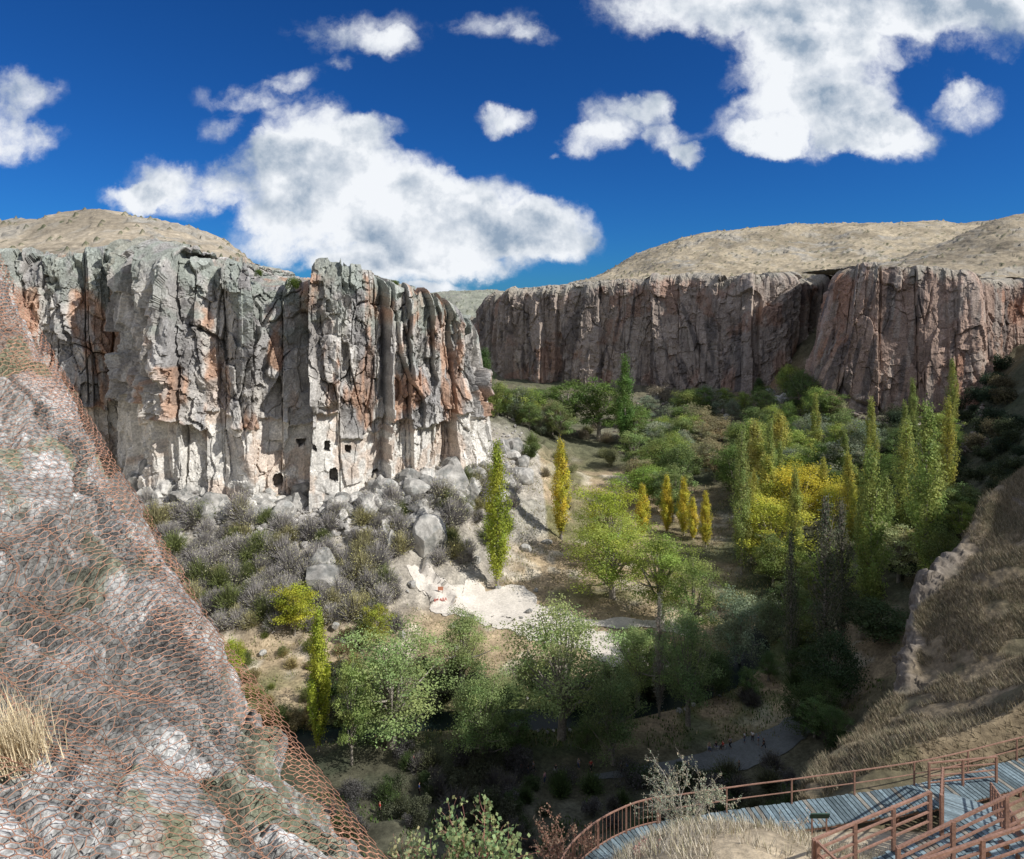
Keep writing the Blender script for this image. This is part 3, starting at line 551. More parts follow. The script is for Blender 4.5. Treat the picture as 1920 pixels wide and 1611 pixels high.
trees=[
('P',932,822,0,52,YG,'tall full yellow green poplar standing alone beside the sandy path',1105,1),
('P',1052,820,0,34,YE,'slim yellow poplar at the foot of the scree right of the big lone poplar',1012,2),
('P',1172,664,285,36,(.14,.25,.06),'tall dark green poplar rising in front of the far cliff',None,0),
('P',597,1135,103,42,YG,'thin poplar with yellow green top and long dark stem at lower left',None,2),
('P',1424,708,330,26,DG,'small dark poplar in the gully between the two right cliffs',None,2),
('P',1390,800,0,38,PG,'loose pale green poplar, leftmost of the right hand poplar clump',1078,3),
('P',1416,785,205,48,(.42,.42,.12),'broad olive yellow poplar in the middle of the right hand clump',None,0),
('P',1462,768,225,46,(.50,.48,.12),'tall yellowish poplar behind the bright yellow trees',None,1),
('P',1205,905,190,26,YE,'short narrow golden poplar, first from left in the row of golden ones',None,2),
('P',1250,888,192,24,YE,'narrow golden poplar, second from left in the row of golden ones',None,2),
('P',1282,893,190,26,YE,'narrow golden poplar, third from left in the row of golden ones',None,0),
('P',1299,930,186,20,YE,'shortest golden poplar, fourth from left in the row of golden ones',None,2),
('P',1323,920,180,24,YE,'golden poplar at the right end of the row of golden ones',None,0),
('P',1632,832,0,56,(.32,.40,.11),'tall loose green poplar at the edge of the shaded right bank',1190,1),
('P',1738,750,0,64,(.34,.42,.12),'tallest ragged green poplar near the right slope',1095,1),
('P',1700,785,160,46,(.40,.44,.12),'ragged light green poplar left of the tallest one on the right',None,3),
('P',1600,870,190,34,(.34,.38,.10),'slim green poplar behind the tall loose green one',None,2),
('P',1520,830,225,32,(.42,.41,.10),'slim olive poplar right of the tall yellowish one',None,2),
('P',1440,850,185,32,(.44,.46,.10),'slim lime poplar between the broad olive poplar and brightest yellow tree',None,2),
('P',1660,880,150,36,(.28,.35,.10),'slim green poplar between the two tall loose right hand ones',None,1),
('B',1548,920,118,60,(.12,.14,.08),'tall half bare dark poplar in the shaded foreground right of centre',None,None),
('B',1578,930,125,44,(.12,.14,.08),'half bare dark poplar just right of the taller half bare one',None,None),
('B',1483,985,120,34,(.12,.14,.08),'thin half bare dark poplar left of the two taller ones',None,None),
('B',1236,1110,112,28,(.35,.33,.28),'thin leafless grey poplar behind the centre trees',None,None),
('P',908,650,300,38,(.10,.17,.05),'dark green poplar squeezed behind the end of the left cliff',None,1),
('R',938,735,320,100,(.14,.22,.06),'dark green round tree at left end of the far grove',None,0),
('R',1003,728,315,115,(.15,.23,.06),'dark green bushy tree second from left in the far grove',None,1),
('R',1062,712,308,120,(.16,.25,.065),'broad dark green tree in the middle of the far grove',None,2),
('R',1122,702,300,115,(.15,.23,.06),'tallest dark green round tree beside the far poplar',None,4),
('W',1232,785,280,105,WG,'silvery green willow right of the far poplar',None,None),
('W',1275,758,300,80,(.27,.30,.19),'silvery green willow higher behind the first one',None,None),
('R',1340,778,275,115,BRN,'brownish autumn tree below the far cliff',None,1),
('R',1500,748,290,80,DG,'dark round tree in the shade of the gully mouth',None,0),
('R',1505,820,235,125,(.40,.48,.08),'yellow green tree behind the brightest yellow tree',None,3),
('W',1575,835,240,95,WG,'pale grey green willow near the right cliff foot',None,None),
('W',1680,812,235,80,(.19,.24,.13),'dull green willow left of the tallest ragged poplar',None,None),
('R',1210,872,215,125,(.27,.38,.08),'mid green round tree behind the golden poplar row',None,1),
('H',1142,908,170,160,YG,'yellow green tree at the top left of the big centre clump',None,0),
('H',1150,968,152,200,(.38,.46,.10),'largest bright yellow green tree in the centre of the valley',None,1),
('H',1240,985,143,160,(.34,.43,.10),'bright green tree on the right side of the centre clump',None,2),
('H',1300,1035,135,130,(.30,.39,.12),'mid green tree in front of the centre clump',None,3),
('H',1495,862,185,170,YE,'brightest yellow tree in the right half of the valley',None,1),
('H',1445,930,165,170,(.54,.55,.09),'yellow spreading tree in front of the brightest yellow one',None,0),
('H',1575,898,175,120,(.50,.50,.08),'yellow tree half hidden by the dark bare poplars',None,3),
('R',1685,978,140,110,(.38,.40,.20),'pale olive tree below the tallest ragged poplar',None,4),
('R',552,1090,0,100,(.42,.46,.06),'small bright yellow green tree at the foot of the scrub slope',1195,0),
('R',706,1128,0,60,(.37,.40,.07),'little yellow green tree left of the sandy path',1225,4),
('R',432,1195,0,60,(.34,.41,.06),'yellow green bush tree beside the netted rock',1285,0),
('H',735,1180,104,240,(.32,.42,.17),'large green tree in the left foreground of the valley',None,0),
('H',866,1140,120,140,(.36,.44,.18),'green tree in front of the sandy path',None,2),
('H',905,1250,100,150,(.26,.35,.14),'shaded green tree between the two large foreground trees',None,1),
('H',1052,1122,107,230,(.34,.43,.18),'large green tree in the middle foreground of the valley',None,3),
('H',1195,1165,116,120,(.32,.41,.16),'green tree between the middle foreground tree and the bright centre clump',None,2),
('H',1290,1130,110,130,(.24,.33,.14),'dark green tree in shade right of the centre foreground',None,0),
('H',1150,1245,101,140,(.18,.25,.10),'dark shaded tree above the people on the paved walk',None,1),
('R',660,1215,100,70,(.28,.36,.12),'small green tree at the left of the large foreground tree',None,4),
('W',1385,1105,128,100,(.32,.40,.27),'weeping willow with pale green hanging branches at river bend',None,None),
('W',1445,1115,135,85,(.29,.36,.22),'smaller willow right of the weeping one at the river bend',None,None),
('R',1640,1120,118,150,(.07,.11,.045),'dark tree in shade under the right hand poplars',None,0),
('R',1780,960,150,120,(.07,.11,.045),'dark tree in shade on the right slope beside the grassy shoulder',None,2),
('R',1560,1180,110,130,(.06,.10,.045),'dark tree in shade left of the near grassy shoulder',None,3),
('R',1420,760,300,80,(.16,.20,.09),'dull green tree beneath the small gully poplar',None,1),
('R',1300,830,255,100,(.28,.29,.15),'olive autumn tree below the brownish tree',None,2),
('R',1390,860,235,95,(.25,.32,.10),'green tree at the left foot of the right hand clump',None,4),
]
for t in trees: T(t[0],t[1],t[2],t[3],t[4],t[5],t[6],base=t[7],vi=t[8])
pal=[(.16,.23,.08),GR,OL,WG,(.24,.32,.12),(.33,.31,.18),(.34,.43,.11)]
n=0
while n<96:
    Y=rng.uniform(195,340);px=rng.uniform(925,1640)
    x=(px-CX)/FL*Y
    if px<1180 and Y<285: continue
    if px>1560 and Y>250: continue
    z=float(gz(np.array(x),np.array(Y)));h=rng.uniform(10,18)
    if z>24: continue
    k=rng.integers(0,7);v=(RV+WV)[rng.integers(0,7)]
    plant(v,x,Y,z-.2,h*rng.uniform(.8,1.05),h,tuple(np.array(pal[k])*rng.uniform(.85,1.1)),'broadleaf_tree','bushy tree in the mixed wood filling the far valley floor','tree','mixed wood on the far valley floor');n+=1
n=0
while n<40:
    Y=rng.uniform(122,225);px=rng.uniform(1350,1820);x=(px-CX)/FL*Y
    if px<1420 and Y<165: continue
    z=float(gz(np.array(x),np.array(Y)));h=rng.uniform(7,14)
    k=rng.choice([0,1,2,4,6])
    plant(RV[rng.integers(0,5)],x,Y,z-.2,h*rng.uniform(.7,.95),h,tuple(np.array(pal[k])*rng.uniform(.7,1.0)),'broadleaf_tree','low green tree in the thicket between the right hand poplars','tree','thicket between the right hand poplars');n+=1
n=0
while n<20:
    Y=rng.uniform(150,230);px=rng.uniform(1380,1790);x=(px-CX)/FL*Y
    z=float(gz(np.array(x),np.array(Y)));h=rng.uniform(19,29)
    plant(PV[rng.integers(0,4)],x,Y,z-.2,h*.145,h,tuple(np.array([(.38,.42,.11),(.30,.37,.11),(.46,.45,.10)][rng.integers(0,3)])*rng.uniform(.85,1.1)),'poplar_tree','slim yellow green poplar within the right hand wood','tree','slim poplars within the right hand wood');n+=1
n=0
while n<16:
    Y=rng.uniform(99,128);px=rng.uniform(900,1580);x=(px-CX)/FL*Y
    if px<1150 and Y>106: continue
    z=float(gz(np.array(x),np.array(Y)));h=rng.uniform(5,9)
    if float(rdist(np.array([x]),np.array([Y]))[0])<3.4: continue
    if Y<110 and 1200<px<1480: continue
    plant((HV+RV)[rng.integers(0,9)],x,Y,z-.2,h*rng.uniform(.8,1.),h,tuple(np.array(DG)*rng.uniform(.7,1.4)),'broadleaf_tree','small dark tree in the shade beside the river','tree','small trees in shade beside the river');n+=1
def shrub(px,py,wp,colr,nm,label,cat,group,mesh,hs=1.,Yr=None):
    p=hit(px,py,*(Yr or (70,450)));o=bpy.data.objects.new(nm,mesh);C.objects.link(o);s=wp/FL*p[1]/4.
    o.location=(p[0],p[1],p[2]-.1);o.scale=(s,s,s*hs);o.rotation_euler=(0,0,rng.uniform(0,6.28));o.color=(*colr,1);setp(o,label,cat,group);return o
bl=lambda px: np.interp(px,[250,450,600,700,800,900,1000],[915,950,950,940,905,865,845])
n=0
while n<296:
    px=rng.uniform(270,960);py=rng.uniform(890,1190)
    if py<bl(px)+22 or (px>740 and py>1050+(960-px)*.1) or (px>880 and py>900+ (px-880)*1.2+60): continue
    k=rng.uniform(.8,1.2);g=(.34*k,.325*k,.32*k) if rng.uniform()<.8 else (.32*k,.30*k,.17*k)
    if rng.uniform()<.12: g=(.15,.18,.07)
    shrub(px,py,rng.uniform(34,68),g,'scrub_bush','grey twiggy scrub bush on the stony slope below the left cliff','bush','scrub bushes below the left cliff',SV[rng.integers(0,4)]);n+=1
def v_bush(seed,w=4.,h=2.8,n=2800,ls=.19):
    r=np.random.default_rng(seed);cs=[(np.array([r.uniform(-1,1)*w*.3,r.uniform(-1,1)*w*.3,h*r.uniform(.25,.7)]),w*r.uniform(.14,.25)) for _ in range(12)]
    P=[];NB=[];T_=[]
    for c_,cr in cs:
        m=n//12;d=r.normal(0,1,(m,3));d/=np.linalg.norm(d,axis=1)[:,None];P.append(c_+d*(cr*r.uniform(.3,1.3,m)**.6)[:,None]);NB.append(d);g=r.uniform(.7,1.3,(m,1))*r.uniform(.75,1.2);T_.append(np.concatenate([g,g,g],1))
    P=np.concatenate(P);P[:,2]=np.abs(P[:,2]);V,F_,Tt=leafcloud(P,ls,np.concatenate(NB),np.concatenate(T_),r);return fastmesh('bush',V,F_,Tt)
BV=[v_bush(51),v_bush(52,h=3.4),v_bush(53,w=5)]
for v in BV: v.materials.append(M_leaf)
for k in range(190):
    px=rng.uniform(1620,1930);py=rng.uniform(690,1120)
    if px<1760 and py<770: continue
    c_=[(.055,.085,.045),(.075,.095,.045),(.15,.13,.07)][rng.integers(0,3)]  # leaf colours lowered to stand for the shade on this slope
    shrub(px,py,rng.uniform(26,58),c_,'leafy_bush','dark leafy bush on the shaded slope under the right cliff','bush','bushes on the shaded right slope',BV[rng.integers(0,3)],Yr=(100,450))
for k in range(70):
    px=rng.uniform(960,1600);py=rng.uniform(745,900)
    c_=[(.15,.20,.07),(.24,.25,.12),(.30,.26,.19)][rng.integers(0,3)]
    shrub(px,py,rng.uniform(22,46),c_,'valley_bush','mixed green and grey bush in the far part of the valley','bush','bushes in the far valley',(BV+SV)[rng.integers(0,7)])
for k in range(170):
    px=rng.uniform(600,1580);py=rng.uniform(1425,1600) if rng.uniform()<.7 else rng.uniform(1260,1340)
    if 1000<px<1440 and 1385<py<1462: continue
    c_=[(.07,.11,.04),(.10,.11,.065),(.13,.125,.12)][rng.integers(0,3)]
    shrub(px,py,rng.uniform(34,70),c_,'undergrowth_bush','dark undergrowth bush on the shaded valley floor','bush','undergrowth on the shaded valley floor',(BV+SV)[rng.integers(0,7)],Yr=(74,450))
for k in range(70):
    px=rng.uniform(440,720);py=rng.uniform(1190,1380)
    c_=[(.20,.23,.07),(.34,.28,.14),(.15,.19,.06)][rng.integers(0,3)]
    shrub(px,py,rng.uniform(18,40),c_,'meadow_bush','low olive bush on the dry meadow beside the netted rock','bush','low bushes on the dry meadow',(BV+SV)[rng.integers(0,7)])
for (px,py,Y,wp,lb) in [(550,545,172,34,'round bright green bush in the notch of the left cliff rim'),(485,520,172,20,'small green bush on the left cliff rim beside the notch'),(740,540,186,20,'small green bush on the rim above the cliff corner'),(265,468,190,22,'dark green bush at the foot of the left hill')]:
    o=bpy.data.objects.new('rim_bush',BV[0]);C.objects.link(o);p=at(px,py,Y);s=wp/FL*Y/4;o.location=p;o.scale=(s,s,s*1.1);o.color=(.14,.2,.04,1);setp(o,lb,'bush')
def v_boulder(seed):
    bm=bmesh.new();bmesh.ops.create_icosphere(bm,subdivisions=5,radius=1.)
    V=np.array([v.co[:] for v in bm.verts]);me=bpy.data.meshes.new('boulder');
    r=np.random.default_rng(seed);S=V*np.array([1,r.uniform(.7,.95),r.uniform(.6,.85)])
    for k in range(16):
        d=r.normal(0,1,3);d/=np.linalg.norm(d);lim=r.uniform(.5,.82);ex=np.maximum(S@d-lim,0);S=S-ex[:,None]*d*.92
    S=S*(1+.05*fbm(S[:,0]*2,S[:,1]*2,S[:,2]*2,s=seed)[:,None])
    for v,c_ in zip(bm.verts,S): v.co=c_
    bm.to_mesh(me);bm.free()
    sh=.75+.12*(seed%5);cc=np.ones((len(S),4),np.float32);base=np.array((.40,.385,.355))*sh;n_=ss(-.2,.4,fbm(S[:,0]*3,S[:,1]*3,S[:,2]*3,s=seed+1))
    cc[:,:3]=base+(np.array((.25,.25,.235))*sh-base)*n_[:,None]
    me.color_attributes.new('Col','FLOAT_COLOR','POINT').data.foreach_set('color',cc.ravel());me.materials.append(M_boulder);return me
BO=[v_boulder(61+i) for i in range(5)]
def boulder(px,py,wp,label,group=None,Yr=None,hs=None):
    p=hit(px,py,*(Yr or (70,450)));o=bpy.data.objects.new('boulder',BO[rng.integers(0,5)]);C.objects.link(o);s=wp/FL*p[1]/2
    o.location=(p[0],p[1],p[2]+s*.25);o.scale=(s,s*rng.uniform(.7,1.1),s*(hs or rng.uniform(.7,1.2)));o.rotation_euler=(rng.uniform(-.3,.3),rng.uniform(-.3,.3),rng.uniform(0,6.28));setp(o,label,'boulder',group)
for (px,py,w_,hs,lb) in [(803,1020,75,1.5,'tall pale boulder standing in the scrub left of the lone poplar'),(612,1100,105,.7,'broad flat grey boulder above the small yellow green tree'),(292,905,90,1.2,'large dark boulder at the foot of the cliff above the netting'),(850,905,80,.9,'large boulder in the pile at the cliff corner'),(905,890,60,1,'upright boulder right of the pile at the cliff corner'),(940,850,45,1.,'small boulder just beyond the cliff corner'),(780,925,65,.9,'rounded boulder at the left end of the corner rock pile'),(985,1032,26,.9,'white stone beside the small yellow poplar'),(1025,1020,22,.8,'pale stone left of the slim yellow poplar foot'),(965,945,28,.9,'grey stone right of the lone poplar crown'),(600,1060,60,.9,'grey boulder above the broad flat one'),(540,955,60,.9,'pale block fallen below the cave doors'),(690,960,70,.9,'wide grey boulder half hidden in scrub left of the corner rock pile'),(400,960,70,.9,'large pale block in the scrub at the far left foot of the cliff')]:
    boulder(px,py,w_,lb,hs=hs)
for k in range(90):
    px=rng.uniform(720,980);py=bl(px)+rng.uniform(-14,95);boulder(px,py,rng.uniform(22,58),'grey broken boulder in the rock pile at the corner of the left cliff','rock pile at the cliff corner')
for k in range(105):
    px=rng.uniform(240,740);py=bl(px)+rng.uniform(-24,30);boulder(px,py,rng.uniform(18,54),'pale fallen block at the foot of the left cliff','fallen blocks below the left cliff')
for k in range(28):
    px=rng.uniform(430,1060);py=rng.uniform(960,1240);boulder(px,py,rng.uniform(9,22),'small loose stone on the dry slope and meadow','loose stones on the meadow')
for k in range(36):
    px=rng.uniform(1180,1720);py=rng.uniform(738,850);boulder(px,py,rng.uniform(14,34),'dark boulder on the scree below the right cliffs','scree boulders below the right cliffs')
for k in range(22):
    a=rv[rng.integers(10,75)];sd=rng.choice([-1,1])*rng.uniform(3.6,4.6);x=a[0]+rng.normal(0,.4);y=a[1]+sd
    o=bpy.data.objects.new('boulder',BO[k%5]);C.objects.link(o);s=rng.uniform(.35,.8);o.location=(x,y,float(gz(np.array(x),np.array(y)))+.1);o.scale=(s,s,s*.7);o.rotation_euler=(0,0,k);setp(o,'small bank stone lining the river','boulder','stones lining the river bank')
bm=bmesh.new();bmesh.ops.create_icosphere(bm,subdivisions=1,radius=1.);bm.verts.ensure_lookup_table()
IV=np.array([v.co[:] for v in bm.verts]);IF=np.array([[v.index for v in f.verts] for f in bm.faces]);bm.free()
def rubble(name,label,n,smp,smin,smax,cc):
    Vs=[];Fs=[];Cs=[]
    for k in range(n):
        px,py=smp();p=hit(px,py);s=rng.uniform(smin,smax)*rng.uniform(.5,1)
        V=IV*rng.uniform(.7,1.2,(len(IV),1))*s*np.array([1,rng.uniform(.6,1),rng.uniform(.5,.9)]);a=rng.uniform(0,6.28);R_=np.array([[math.cos(a),-math.sin(a),0],[math.sin(a),math.cos(a),0],[0,0,1]])
        Vs.append(V@R_.T+p+np.array([0,0,s*.2]));Fs.append(IF+k*len(IV));Cs.append(np.tile(np.array(cc)*rng.uniform(.5,1.3),(len(IV),1)))
    o=link(name,fastmesh(name,np.concatenate(Vs),np.concatenate(Fs),np.concatenate(Cs)),M_boulder);setp(o,label,'rubble',kind='stuff')
def s1():
    px=rng.uniform(230,980);return px,bl(px)+rng.normal(18,32)
rubble('rubble','small broken rubble strewn below the left cliff',3600,s1,.4,1.3,(.44,.42,.39))
rubble('scree','dark scree strewn below the far and right cliffs',1400,lambda:(rng.uniform(1150,1850),rng.uniform(735,850)),.5,1.8,(.25,.21,.18))
def scat(n,x0,x1,y0,y1,ln,wd,cols,name,label,seed,cond=None):
    r=np.random.default_rng(seed);q=np.stack([r.uniform(x0,x1,n),r.uniform(y0,y1,n)],1)
    k=fbm(q[:,0]/4,q[:,1]/4,s=seed)>-.1
    if cond is not None:k&=cond(q)
    q=q[k];bs=np.concatenate([q,gz(q[:,0],q[:,1])[:,None]],1);o=link(name,blades(name,bs,0,ln,wd,cols,seed,.6,(0,0,0)),M_grass);setp(o,label,'grass',kind='stuff')
pthd=crom(np.array(pth),60)
scat(60000,-70,70,105,230,.5,.09,[(.32,.27,.14),(.38,.31,.18),(.20,.20,.07),(.16,.19,.06)],'meadow_grass','dry yellow grass over the valley floor',81,lambda q:np.min((q[:,None,0]-pthd[None,:,0])**2+(q[:,None,1]-pthd[None,:,1])**2,1)>49)
scat(30000,-60,60,74,118,.5,.09,[(.08,.14,.035),(.10,.16,.035),(.06,.10,.03)],'bank_grass','green grass and herbs along the shaded river banks',82,lambda q:(rdist(q[:,0],q[:,1])>4.)&((q[:,1]<93)|(q[:,1]>104)))
# ================================================================= STAIRS
ZD=48.5
def dk(px,py,z=ZD): Y=(H-z)*FL/(py-HY);return np.array([(px-CX)/FL*Y,Y,z])
outer=crom(np.array([dk(1040,1690),dk(1066,1640),dk(1106,1600),dk(1158,1568),dk(1225,1545),dk(1380,1520),dk(1505,1503),dk(1735,1468),dk(1920,1422),dk(2080,1385)]),300)
def offset(c,d):
    Tn=np.gradient(c[:,:2],axis=0);Tn/=np.linalg.norm(Tn,axis=1)[:,None];q=c.copy();q[:,0]+=Tn[:,1]*d;q[:,1]-=Tn[:,0]*d;return q
def reseg(c,step):
    L=np.concatenate([[0],np.cumsum(np.linalg.norm(np.diff(c,axis=0),axis=1))]);n=int(L[-1]/step);s=np.linspace(0,L[-1],n+1);return np.stack([np.interp(s,L,c[:,i]) for i in range(3)],1)
def deck(name,c,wid,label,step=.2,th=.03):
    c=reseg(c,step);inn=offset(c,wid);o0=c[len(c)//2].copy();root=emp(name,tuple(o0),label,'boardwalk')
    mb=MB()
    for i in range(len(c)-1):
        a=(c[i]+c[i+1])/2-o0;b=(inn[i]+inn[i+1])/2-o0;u=(b-a)/2;t=(c[i+1]-c[i]);t/=np.linalg.norm(t);g=rng.uniform(.5,1.25)
        k=(.17*g,.225*g,.25*g) if rng.uniform()<.85 else (.30*g,.28*g,.24*g)
        mb.box((a+b)/2+np.array([0,0,rng.uniform(-.01,.01)]),u*rng.uniform(1.,1.06),t*(step*.40),(0,0,th),k)
    mb.build('plank_deck',M_wood,root)
    for cc in (offset(c,.12),offset(c,wid-.12)):
        m2=MB();m2.tube(cc[::4]-o0-np.array([0,0,.13]),.07,4,(.2,.2,.2));m2.build('bearer',M_rail,root)
    for i in range(0,len(c),16):
        for cc in (offset(c,.2),offset(c,wid-.2)):
            p=cc[i]-o0;m2=MB();m2.box(p-np.array([0,0,1.4]),(.05,0,0),(0,.05,0),(0,0,1.25));m2.build('support_post',M_rail,root)
    return root
deck('boardwalk',outer,1.35,'weathered plank boardwalk curving along the slope at the bottom')
def railing(name,c,h,label,spacing=1.8,rails=(1.,.55),bal=0.,r=.03):
    c=reseg(np.array(c,float),.3);o0=c[0].copy();root=emp(name,tuple(o0),label,'railing');c=c-o0
    for k in rails:
        m=MB();m.tube(c+np.array([0,0,h*k]),r*(1.2 if k==1. else .9),4);m.build('rail',M_rail,root)
    L=np.concatenate([[0],np.cumsum(np.linalg.norm(np.diff(c,axis=0),axis=1))])
    n=max(1,round(L[-1]/spacing))
    for s in np.linspace(0,L[-1],n+1):
        p=np.array([np.interp(s,L,c[:,i]) for i in range(3)]);m=MB();m.box(p+np.array([0,0,h/2-.05]),(r*1.3,0,0),(0,r*1.3,0),(0,0,h/2+.07));m.build('post',M_rail,root)
    if bal:
        for s in np.arange(bal,L[-1],bal):
            p=np.array([np.interp(s,L,c[:,i]) for i in range(3)]);m=MB();m.box(p+np.array([0,0,h/2]),(.012,0,0),(0,.012,0),(0,0,h*.48));m.build('baluster',M_rail,root)
    return root
k1=np.argmin(np.abs(CX+FL*outer[:,0]/outer[:,1]-1235))
railing('railing',offset(outer[:k1],.05),1.1,'curved rust red railing with close balusters at the lower left end of the boardwalk',1.5,(1.,.1),.2,r=.027)
railing('railing',offset(outer[k1:],.05),1.05,'long low rust red railing along the outer edge of the boardwalk',2.8,(1.,.5),0,r=.023)
def V3(*a): return np.array(a,float)
def flight(name,a,b,wv,nst,label):
    a,b,wv=map(lambda q:np.array(q,float),(a,b,wv));root=emp(name,tuple(a),label,'stairs');d=(b-a)/nst;run=V3(d[0],d[1],0)
    mb=MB()
    for i in range(nst):
        for q in (.25,.72):
            p=d*i+V3(0,0,d[2])+run*q;g=rng.uniform(.6,1.25);mb.box(p,wv/2,run*.20,(0,0,.02),(.19*g,.245*g,.27*g))
    mb.build('step_boards',M_wood,root)
    for s in (-.5,.5):
        m=MB();m.tube([wv*s-V3(0,0,.1),b-a+wv*s-V3(0,0,.1)],.09,4);m.build('stringer',M_rail,root)
    return root
zl=55.
la=np.array([(7.7,17.0,zl),(13.3,19.3,zl)]);u=(la[1]-la[0])/np.linalg.norm(la[1]-la[0]);pn=V3(u[1],-u[0],0)
deck('stair_landing',np.linspace(la[0],la[1],30),1.7,'plank landing of the near wooden stairs at the bottom right',step=.17)
R4=(1.,.78,.56,.34)
railing('railing',[la[0],la[0]+u*4.3],1.2,'lit railing with four bars along the far edge of the near landing',1.45,R4,r=.034)
railing('railing',[la[0]+pn*1.65,la[0]+u*.02+pn*.1],1.2,'short end railing on the left side of the near landing',1.5,R4,r=.034)
fa=la[1]+pn*.85-u*1.0;fb=V3(19.3,28.3,48.6);rn=fb-fa;rn[2]=0;rn/=np.linalg.norm(rn);wv=V3(rn[1],-rn[0],0)*1.7
flight('wooden_stairs',fb,fa+V3(0,0,-.05),wv,34,'plank stair flight climbing from the boardwalk to the landing')
railing('railing',[fb-wv*.5,fa-wv*.5],1.15,'sloping railing on the left side of the long plank stair flight',1.7,R4,r=.032)
railing('railing',[fb+wv*.5,fa+wv*.5],1.15,'sloping railing on the right side of the long plank stair flight',1.7,R4,r=.032)
flight('wooden_stairs',(9.6,16.0,55.05),(15.6,16.9,57.0),(.2,-1.35,0),12,'nearest plank stair flight rising to the right out of view')
railing('railing',[(9.7,16.75,55.),(15.8,17.65,56.9)],1.2,'upper sloping railing with four bars in the bottom right corner',1.6,R4,r=.036)
railing('railing',[(9.4,15.3,55.9),(15.4,15.9,57.3)],1.2,'nearest railing cut by the bottom edge of the picture',1.7,R4,r=.036)
railing('railing',[dk(1742,1480),dk(1868,1468)],1.15,'short railing between the boardwalk and the stair head at far right',1.3,(1.,.75,.5,.25),r=.032)
sg=emp('information_board',tuple(at(1537,1560,25.6)),'small dark green board on posts between boardwalk and near stairs','sign')
m=MB();m.box((0,0,.62),(.36,0,0),(0,.03,.0),(0,-.06,.13));m.build('panel',plain('green_paint',(.05,.09,.07)),sg)
for s in(-.28,.28):
    m=MB();m.box((s,.05,.1),(.025,0,0),(0,.025,0),(0,0,.6));m.build('post',M_rail,sg)
# ================================================================= FOREGROUND PLANTS
def twigbush(name,base,h,w,nb,leaves,ls,leafcol,twcol,label,cat,seed,group=None,up=.6,tr=.02,asp=1.2,dep0=2):
    r=np.random.default_rng(seed);root=emp(name,tuple(base),label,cat,group);t=MB();pts=[]
    def grow(p,d,L,rad,dep):
        q=[p];dd=d.copy()
        for i in range(4): dd=dd+r.normal(0,.16,3)+np.array([0,0,.06]);dd/=np.linalg.norm(dd);q.append(q[-1]+dd*L/4)
        t.tube(q,np.linspace(rad,rad*.45,5),4 if dep else 3,cap=False)
        if dep<=1: pts.extend([(a+(b-a)*f_) for a,b in zip(q[1:],q[2:]) for f_ in (0,.5,1)])
        if dep>0:
            for k in range(4):
                i=r.integers(1,5);nd=dd+r.normal(0,.65,3);nd/=np.linalg.norm(nd);grow(q[i],nd,L*r.uniform(.45,.75),rad*.5,dep-1)
    for k in range(nb):
        a=k*6.28/nb+r.uniform(-.3,.3);d=np.array([math.cos(a)*w/h*.55,math.sin(a)*w/h*.55,up]);d/=np.linalg.norm(d);grow(np.array([0,0,-.1]),d,h*.55,tr,dep0)
    ob=t.build('branches',M_twig,root);ob.color=(*twcol,1)
    pts=np.array(pts);p=pts[r.integers(0,len(pts),leaves)]+r.normal(0,ls*.6,(leaves,3));g=r.uniform(.6,1.4,(leaves,1))
    V,F_,T_=leafcloud(p,ls,np.tile([0,-.2,.6],(leaves,1)),np.concatenate([g*r.uniform(.8,1.3,(leaves,1)),g,g],1),r,asp)
    o=link('foliage',fastmesh('foliage',V,F_,T_),M_leaf,root);o.color=(*leafcol,1);return root
twigbush('young_tree',at(1290,1562,23.5),2.6,3.0,8,4600,.055,(.40,.42,.30),(.38,.35,.30),'small sparse tree with pale tan green leaves beside the boardwalk','tree',5,tr=.03,dep0=3)
twigbush('leafy_shrub',at(880,1650,12),1.4,2.4,10,1900,.085,(.30,.40,.18),(.36,.17,.14),'near shrub with green leaves and reddish twigs at the bottom edge','shrub',6)
twigbush('leafy_shrub',at(790,1675,12.6),1.1,1.7,7,800,.075,(.33,.38,.2),(.38,.18,.14),'smaller reddish twigged shrub left of the near green one','shrub',7)
twigbush('red_shrub',at(1065,1625,27),2.3,3.2,9,3200,.08,(.30,.20,.14),(.25,.15,.12),'brownish red shrub left of the curved railing','shrub',8)
twigbush('red_shrub',at(1230,1650,19),1.1,2.2,9,1400,.05,(.42,.26,.22),(.4,.28,.24),'low pinkish shrub in front of the boardwalk','shrub',9)
twigbush('dry_stalk',at(1497,1590,21),1.4,.5,4,240,.05,(.5,.46,.38),(.45,.4,.32),'tall pale dry weed beside the near stairs','weed',10)
